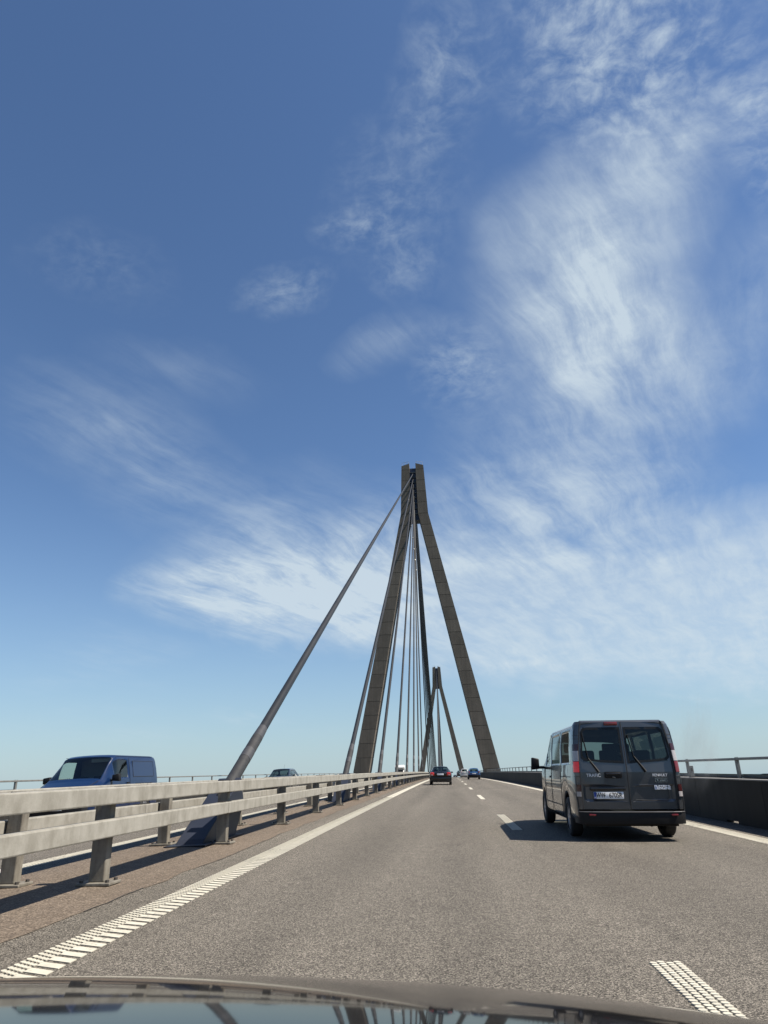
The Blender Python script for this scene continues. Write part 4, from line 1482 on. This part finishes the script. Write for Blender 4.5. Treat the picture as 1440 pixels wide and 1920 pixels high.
# ------------------------------------------------------------------ ordinary cars
def car(name, label, cat, mtx, P, L, W, H, roof, hood_z, deck_z, kind='saloon', rear=True, plate=True, interior=True, spoke=5, group=None, mir=None):
    """roof = (y rear glass base, y rear roof, y front roof, y screen base)"""
    root = empty(name, label, cat, group, mtx)
    hw = W / 2
    a, b, c, d = roof
    belt = H * 0.635
    if kind == 'saloon':
        zb = [(0, deck_z * .86), (.10, deck_z * .97), (.3, deck_z), (a, deck_z + .01), (c, belt), (d, hood_z + .02), (L - .5, hood_z - .08), (L - .12, hood_z - .2), (L, hood_z - .36)]
        zt = [(0, deck_z * .87), (.10, deck_z * .985), (.3, deck_z + .02), (a, deck_z + .04), (b, H - .03), ((b + c) / 2, H), (c, H - .03), (d, hood_z + .06), (L - .5, hood_z - .05), (L - .12, hood_z - .18), (L, hood_z - .34)]
    else:
        zb = [(0, belt * .9), (.10, belt), (.5, belt + .03), (c, belt), (d, hood_z + .02), (L - .4, hood_z - .08), (L - .1, hood_z - .22), (L, hood_z - .36)]
        zt = [(0, belt * .93), (.06, belt + .06), (b, H - .05), (b + .35, H - .01), ((b + c) / 2, H), (c, H - .03), (d, hood_z + .06), (L - .4, hood_z - .05), (L - .1, hood_z - .2), (L, hood_z - .34)]
    wr = 0.31 if W < 1.75 else 0.325
    sp = dict(w=[(0, hw * .86), (.08, hw * .94), (.35, hw), (L - .6, hw), (L - .2, hw * .93), (L, hw * .78)],
              wt=[(0, hw * .76), (a, hw * .76), (b, hw * .66), (c, hw * .66), (d, hw * .80), (L, hw * .68)],
              zb=zb, zt=zt, sill=.24, arches=[(L * .2 + .02, wr + .06), (L * .795, wr + .06)], wr=wr, crown=.035,
              bow=[(0, -.10), (b, -.02), (c, .03), (L, .14)])
    ys = sorted(set([round(v, 3) for v in [0, .03, .06, .10, .16, .25, .35] + frange(.4, L - .4, .09) + [L - .3, L - .2, L - .12, L - .06, L]]))
    gl = []
    mid = (b + c) / 2
    for s in (-1, 1):
        gl.append(("rear_side_window", G_CAR, (lambda s: lambda y, r, sd: r in (5, 6) and max(b - .15, .3) < y < mid - .06 and sd == s)(s)))
        gl.append(("front_side_window", G_CAR, (lambda s: lambda y, r, sd: r in (5, 6) and mid + .05 < y < c + (d - c) * .45 and sd == s)(s)))
    gl.append(("windscreen", G_CAR, lambda y, r, sd: r >= 10 and c + .08 < y < d - .04))
    if kind == 'saloon':
        gl.append(("rear_window", G_CAR, lambda y, r, sd: r >= 10 and a + .02 < y < b - .06))
    else:
        gl.append(("rear_window", G_CAR, lambda y, r, sd: r >= 10 and .06 < y < b - .02))
    loft(sp, ys, root, P, gl)
    for s in (-1, 1):
        wheel(root, s * (hw - .11), L * .2 + .02, wr, .20, s, spokes=spoke)
        wheel(root, s * (hw - .11), L * .795, wr, .20, s, spokes=spoke)
        mirror(root, s * hw * .93, d - .42, belt + .05, s, mir or P, (.17, .10, .13), .03)
    if interior:
        for x in (-.36, .36):
            seat(root, x, mid + .15, .55, w=.46, z=.42)
            seat(root, x, b + .28, .52, w=.46, z=.42)
        rbox(-hw * .85, hw * .85, .5, L - 1.2, .22, .36, "cabin_floor", M_INT, root)
        MB().prism([(d - .75, .45), (d - .1, .45), (d - .1, belt - .05), (d - .6, belt)], 'x', -hw * .8, hw * .8).build("dashboard", M_INT, root)
    return root, sp, hw, belt


def rear_dress(root, hw, z_lamp, lamp, plate_z, bump_z, y0=-.02, lampmat=None):
    lw, lh = lamp
    for s in (-1, 1):
        t = rbox(min(s * (hw * .90), s * (hw * .90 - lw)), max(s * (hw * .90), s * (hw * .90 - lw)), y0 - .01, y0 + .20, z_lamp - lh / 2, z_lamp + lh / 2, "tail_lamp", lampmat or M_RED, root, .03)
        rbox(min(s * (hw * .86), s * (hw * .86 - lw * .6)), max(s * (hw * .86), s * (hw * .86 - lw * .6)), y0 - .018, y0 + .1, z_lamp - lh * .48, z_lamp - lh * .26, "indicator_lens", M_CLEAR, t, .008)
    rbox(-.26, .26, y0 - .03, y0 + .02, plate_z - .055, plate_z + .055, "number_plate", M_PLATE, root, .004)
    mb = MB()
    prof = [(-hw * .985, .35), (-hw * .95, .05), (-hw * .6, -.06), (0, -.09), (hw * .6, -.06), (hw * .95, .05), (hw * .985, .35)]
    vs, fs = [], []
    rows = [(bump_z + .10, .8), (bump_z + .06, 1.0), (bump_z - .08, 1.0), (bump_z - .17, .6)]
    for z, k in rows:
        vs += [(x, y * k if y < .1 else y, z) for x, y in prof]
    n = len(prof)
    for i in range(len(rows) - 1):
        fs += [(i * n + j, i * n + j + 1, (i + 1) * n + j + 1, (i + 1) * n + j) for j in range(n - 1)]
    mb.add(vs, fs)
    return mb


# black saloon ahead in the same lane
P_BLK = paint("black_paint", (0.004, 0.004, 0.0045), rough=0.25)
P_BLK.node_tree.nodes['Principled BSDF'].inputs['Coat Weight'].default_value = 0.2
M_REDB = emissive("red_lens_bright", (0.42, 0.012, 0.010), (1, 0.03, 0.02), 0.05)
root, sp, hw, belt = car("saloon_car", "black saloon with red tail lamps ahead in the left lane", "car", deck_matrix(-.74, 60.6), P_BLK, 4.6, 1.80, 1.43, (.62, 1.35, 2.65, 3.45), .92, .98)
rear_dress(root, hw, .84, (.30, .24), .80, .50, lampmat=M_REDB).build("rear_bumper", P_BLK, root, smooth=40)
rbox(-.80, .80, -.05, .3, .27, .34, "valance", M_PLASTIC, root)
rbox(-.28, .28, -.045, .01, .845, .87, "boot_trim", M_CHROME, root, .006)

# blue hatchback further on in the right lane
P_BLU = paint("hatch_blue_paint", (0.018, 0.085, 0.240), rough=0.28)
root, sp, hw, belt = car("hatchback_car", "blue hatchback ahead in the right lane, in front of the white car", "car", deck_matrix(3.32, 102.5), P_BLU, 3.9, 1.70, 1.47, (.12, .62, 2.05, 2.95), .95, .95, kind='hatch')
rear_dress(root, hw, .92, (.20, .26), .74, .48).build("rear_bumper", M_PLASTIC, root, smooth=40)
rbox(-hw * .9, hw * .9, -.04, .2, .24, .34, "valance", M_PLASTIC, root)

# white high-roofed car
P_WHT = paint("white_paint", (0.50, 0.50, 0.50), rough=0.35)
root, sp, hw, belt = car("people_carrier", "white people carrier just beyond the blue hatchback", "car", deck_matrix(3.15, 158.0), P_WHT, 4.3, 1.76, 1.72, (.10, .42, 2.4, 3.4), 1.05, 1.0, kind='hatch')
rear_dress(root, hw, 1.05, (.14, .40), .85, .50).build("rear_bumper", P_WHT, root, smooth=40)

# dark car beyond it
P_DRK = paint("charcoal_paint", (0.020, 0.021, 0.023), rough=0.3)
root, sp, hw, belt = car("people_carrier", "dark people carrier beyond the white one, left of it", "car", deck_matrix(2.85, 206.0), P_DRK, 4.4, 1.78, 1.72, (.10, .45, 2.5, 3.4), 1.05, 1.0, kind='hatch')
rear_dress(root, hw, 1.0, (.14, .34), .85, .50).build("rear_bumper", P_DRK, root, smooth=40)
# and a last small one at the crest
root, sp, hw, belt = car("saloon_car", "tiny dark car far off at the crest of the bridge", "car", deck_matrix(2.45, 330.0), P_DRK, 4.5, 1.78, 1.44, (.62, 1.35, 2.65, 3.45), .92, .98, interior=False)
rear_dress(root, hw, .80, (.25, .2), .80, .50).build("rear_bumper", P_DRK, root, smooth=40)

# oncoming dark green-grey hatchback
P_GRN = paint("dark_green_paint", (0.018, 0.023, 0.024), rough=0.3)
mx = deck_matrix(-11.15, 51.7, -1)
root, sp, hw, belt = car("estate_car", "dark green-grey car oncoming, seen over the guardrail right of the first stay cable", "car", mx, P_GRN, 4.2, 1.76, 1.60, (.10, .45, 2.3, 3.25), 1.02, 1.0, kind='hatch', mir=M_PLASTIC)
MB().tube((0.1, 1.0, 1.60), (0.1, .85, 1.85), .005, 5).build("antenna", M_PLASTIC, root)
for s in (-1, 1):
    rbox(s * .62 - .15, s * .62 + .15, 3.88, 4.06, .62, .76, "headlamp", M_CLEAR, root, .03)
person(mx @ Matrix.Translation((-.36, 1.78, .52)), "driver in a light shirt inside the oncoming dark green-grey car", M_SHIRT2)

# white motorhome coming up the far lane
def motorhome():
    P = paint("camper_white", (0.60, 0.60, 0.58), rough=0.4)
    root = empty("motorhome", "white motorhome with bulging cab-over oncoming, far off above the guardrail", "motorhome", None, deck_matrix(-11.3, 178.0, -1))
    mb = MB().prism([(0, .5), (5.0, .5), (5.0, 1.95), (5.25, 2.05), (5.75, 2.35), (5.75, 2.55), (5.3, 2.98), (4.9, 3.05), (0, 3.05)], 'x', -1.12, 1.12)
    mb.build("living_body", P, root, bevel=.08, smooth=40)
    MB().prism([(4.9, .35), (6.35, .35), (6.4, .85), (5.95, 1.12), (5.3, 1.98), (4.9, 1.98)], 'x', -.95, .95).build("cab", P, root, bevel=.05, smooth=40)
    MB().add([(-.82, 5.94, 1.16), (.82, 5.94, 1.16), (.74, 5.36, 1.93), (-.74, 5.36, 1.93)], [(0, 1, 2, 3)]).build("windscreen", M_GLOSSBLK, root)
    for s in (-1, 1):
        MB().add([(s * .957, 5.05, 1.15), (s * .957, 5.75, 1.15), (s * .957, 5.35, 1.85), (s * .957, 5.05, 1.85)], [(0, 1, 2, 3)]).build("cab_window", M_GLOSSBLK, root)
        rbox(min(s * 1.11, s * 1.135), max(s * 1.11, s * 1.135), 2.2, 3.4, 1.6, 2.2, "side_window", M_GLOSSBLK, root)
        wheel(root, s * .85, 1.5, .34, .22, s)
        wheel(root, s * .85, 5.55, .34, .22, s)
        mirror(root, s * .93, 5.6, 1.45, s, M_PLASTIC, (.2, .12, .3), .12)
        rbox(s * .7 - .15, s * .7 + .15, 6.28, 6.41, .62, .82, "headlamp", M_CLEAR, root, .03)
    rbox(-.9, .9, 6.3, 6.5, .3, .55, "front_bumper", M_PLASTIC, root, .04)
    return root


motorhome()
P_SIL = paint("silver_paint", (0.45, 0.46, 0.47), metal=.5)
for (x, y, P, lab) in ((-11.4, 236.0, P_WHT, "white car oncoming far off behind the motorhome"), (-11.3, 262.0, P_DRK, "small dark car oncoming near the foot of the far cables"), (-7.9, 205.0, P_SIL, "silver car oncoming in the inner lane, tiny above the guardrail")):
    root, sp, hw, belt = car("hatchback_car", lab, "car", deck_matrix(x, y, -1), P, 4.1, 1.76, 1.52, (.10, .5, 2.2, 3.1), 1.0, 1.0, kind='hatch', interior=False, group="small oncoming cars")
    for s in (-1, 1):
        rbox(s * .62 - .15, s * .62 + .15, 3.80, 3.96, .62, .76, "headlamp", M_CLEAR, root, .03)


# ------------------------------------------------------------------ the car the picture is taken from: bonnet, wings, front
def own_car():
    P = principled("own_car_paint", (0.010, 0.010, 0.011), 0.05, spec=0.10, var=0.05, vscale=1.2, rvar=0.2)
    root = empty("own_car", "glossy dark bonnet of the car the view is taken from, along the bottom edge", "car", None, Matrix.Identity(4))
    z0, s0, y0, k, xc, a, b, p = -0.14, 0.0895, 0.4824, 0.3339, -0.4537, 0.0329, 0.0111, 0.1177
    yy = [-.35 + 2.75 * i / 240 for i in range(241)]
    zc = [0.0]
    sl = lambda y: s0 + k * max(0, y - y0) ** 2 + 2.5 * max(0, y - 1.45) ** 2
    for u, v in zip(yy, yy[1:]):
        zc.append(zc[-1] - (sl(u) + sl(v)) / 2 * (v - u))
    i0 = min(range(241), key=lambda i: abs(yy[i] - .3))
    base = zc[i0]

    def prof(y):
        t = (y + .35) / 2.75 * 240
        i = max(0, min(239, int(t)))
        f = t - i
        return CAM_H + z0 + (zc[i] + (zc[i + 1] - zc[i]) * f - base)
    xs = [-1.0 + i / 24 * 1.0 for i in range(25)] + [i / 24 for i in range(1, 25)]
    ys = [-.30 + 2.1 * i / 70 for i in range(71)]

    def P3(u, y):
        edge = 0.0
        if abs(u) > .94:
            edge = 0.5 * (abs(u) - .94) ** 1.3
        return (xc + .9 * u, y - p * u * u, prof(y) - a * u * u - b * u ** 6 - edge)
    mb = MB()
    vs = [P3(u, y) for y in ys for u in xs]
    n = len(xs)
    mb.add(vs, [(i * n + j, i * n + j + 1, (i + 1) * n + j + 1, (i + 1) * n + j) for i in range(len(ys) - 1) for j in range(n - 1)])
    mb.build("bonnet", P, root, smooth=80)
    # wings, nose, bumper
    for s in (-1, 1):
        mb = MB()
        vs, fs = [], []
        ysd = ys
        for y in ysd:
            q = P3(s, y)
            zarch = .30
            dd = abs(q[1] - .95)
            if dd < .40: zarch = .33 + math.sqrt(.16 - dd * dd)
            vs += [q, (q[0] + s * .02, q[1], q[2] - .06), (q[0] + s * .035, q[1], max(zarch + .02, q[2] - .3)), (q[0] + s * .03, q[1], min(zarch, q[2] - .07))]
        for i in range(len(ysd) - 1):
            for j in range(3):
                fs.append((4 * i + j, 4 * i + j + 1, 4 * i + 5 + j, 4 * i + 4 + j))
        mb.add(vs, fs)
        mb.build("wing", P, root, smooth=50)
        wheel(root, xc + s * .80, .95, .33, .22, s)
        rbox(xc + s * .68 - .17, xc + s * .68 + .17, 1.50, 1.66, .62, .74, "headlamp", M_CLEAR, root, .03)
    mb = MB()
    vs, fs = [], []
    for u in xs:
        q = P3(u, ys[-1])
        vs += [q, (q[0], q[1] + .08, min(q[2], .62)), (q[0], q[1] + .10, .45), (q[0], q[1] + .04, .24)]
    for i in range(n - 1):
        for j in range(3):
            fs.append((4 * i + j, 4 * i + j + 1, 4 * i + 5 + j, 4 * i + 4 + j))
    mb.add(vs, fs)
    mb.build("front_bumper", P, root, smooth=50)
    return root


own_car()


# ------------------------------------------------------------------ haze volume added beside the van to stand in for a windscreen smear
def smear_haze():
    mt = bpy.data.materials.new("smear_haze_puff")
    mt.use_nodes = True
    t = mt.node_tree
    t.nodes.clear()
    tc = N(t, 'ShaderNodeTexCoord').outputs['Object']
    g = N(t, 'ShaderNodeTexGradient', {0: tc}, gradient_type='SPHERICAL').outputs['Fac']
    nz = N(t, 'ShaderNodeTexNoise', {'Vector': N(t, 'ShaderNodeMapping', {'Vector': tc, 'Rotation': (0, R(-25), 0), 'Scale': (2.2, 1.4, 0.8)}).outputs[0], 'Scale': 1.5, 'Detail': 3.0}).outputs[0]
    f = N(t, 'ShaderNodeMapRange', {'Value': nz, 'From Min': 0.42, 'From Max': 0.66}).outputs[0]
    d = MA(t, 'MULTIPLY', MA(t, 'MULTIPLY', g, f), 1.8)
    v = N(t, 'ShaderNodeVolumePrincipled', {'Color': (0.50, 0.52, 0.54, 1), 'Density': d, 'Anisotropy': 0.1})
    N(t, 'ShaderNodeOutputMaterial', {'Volume': v.outputs[0]})
    bm = bmesh.new()
    bmesh.ops.create_icosphere(bm, subdivisions=3, radius=1.0)
    me = bpy.data.meshes.new("smear_haze_puff")
    bm.to_mesh(me)
    bm.free()
    me.materials.append(mt)
    o = obj("smear_haze_puff", me, None, (4.45, 13.75, 1.72))
    o.scale = (0.52, 0.35, 1.0)
    o.rotation_euler = (0, R(14), 0)
    tag(o, "faint grey exhaust smoke drifting beside the grey van's rear right corner", "smear_haze", kind='stuff')


smear_haze()
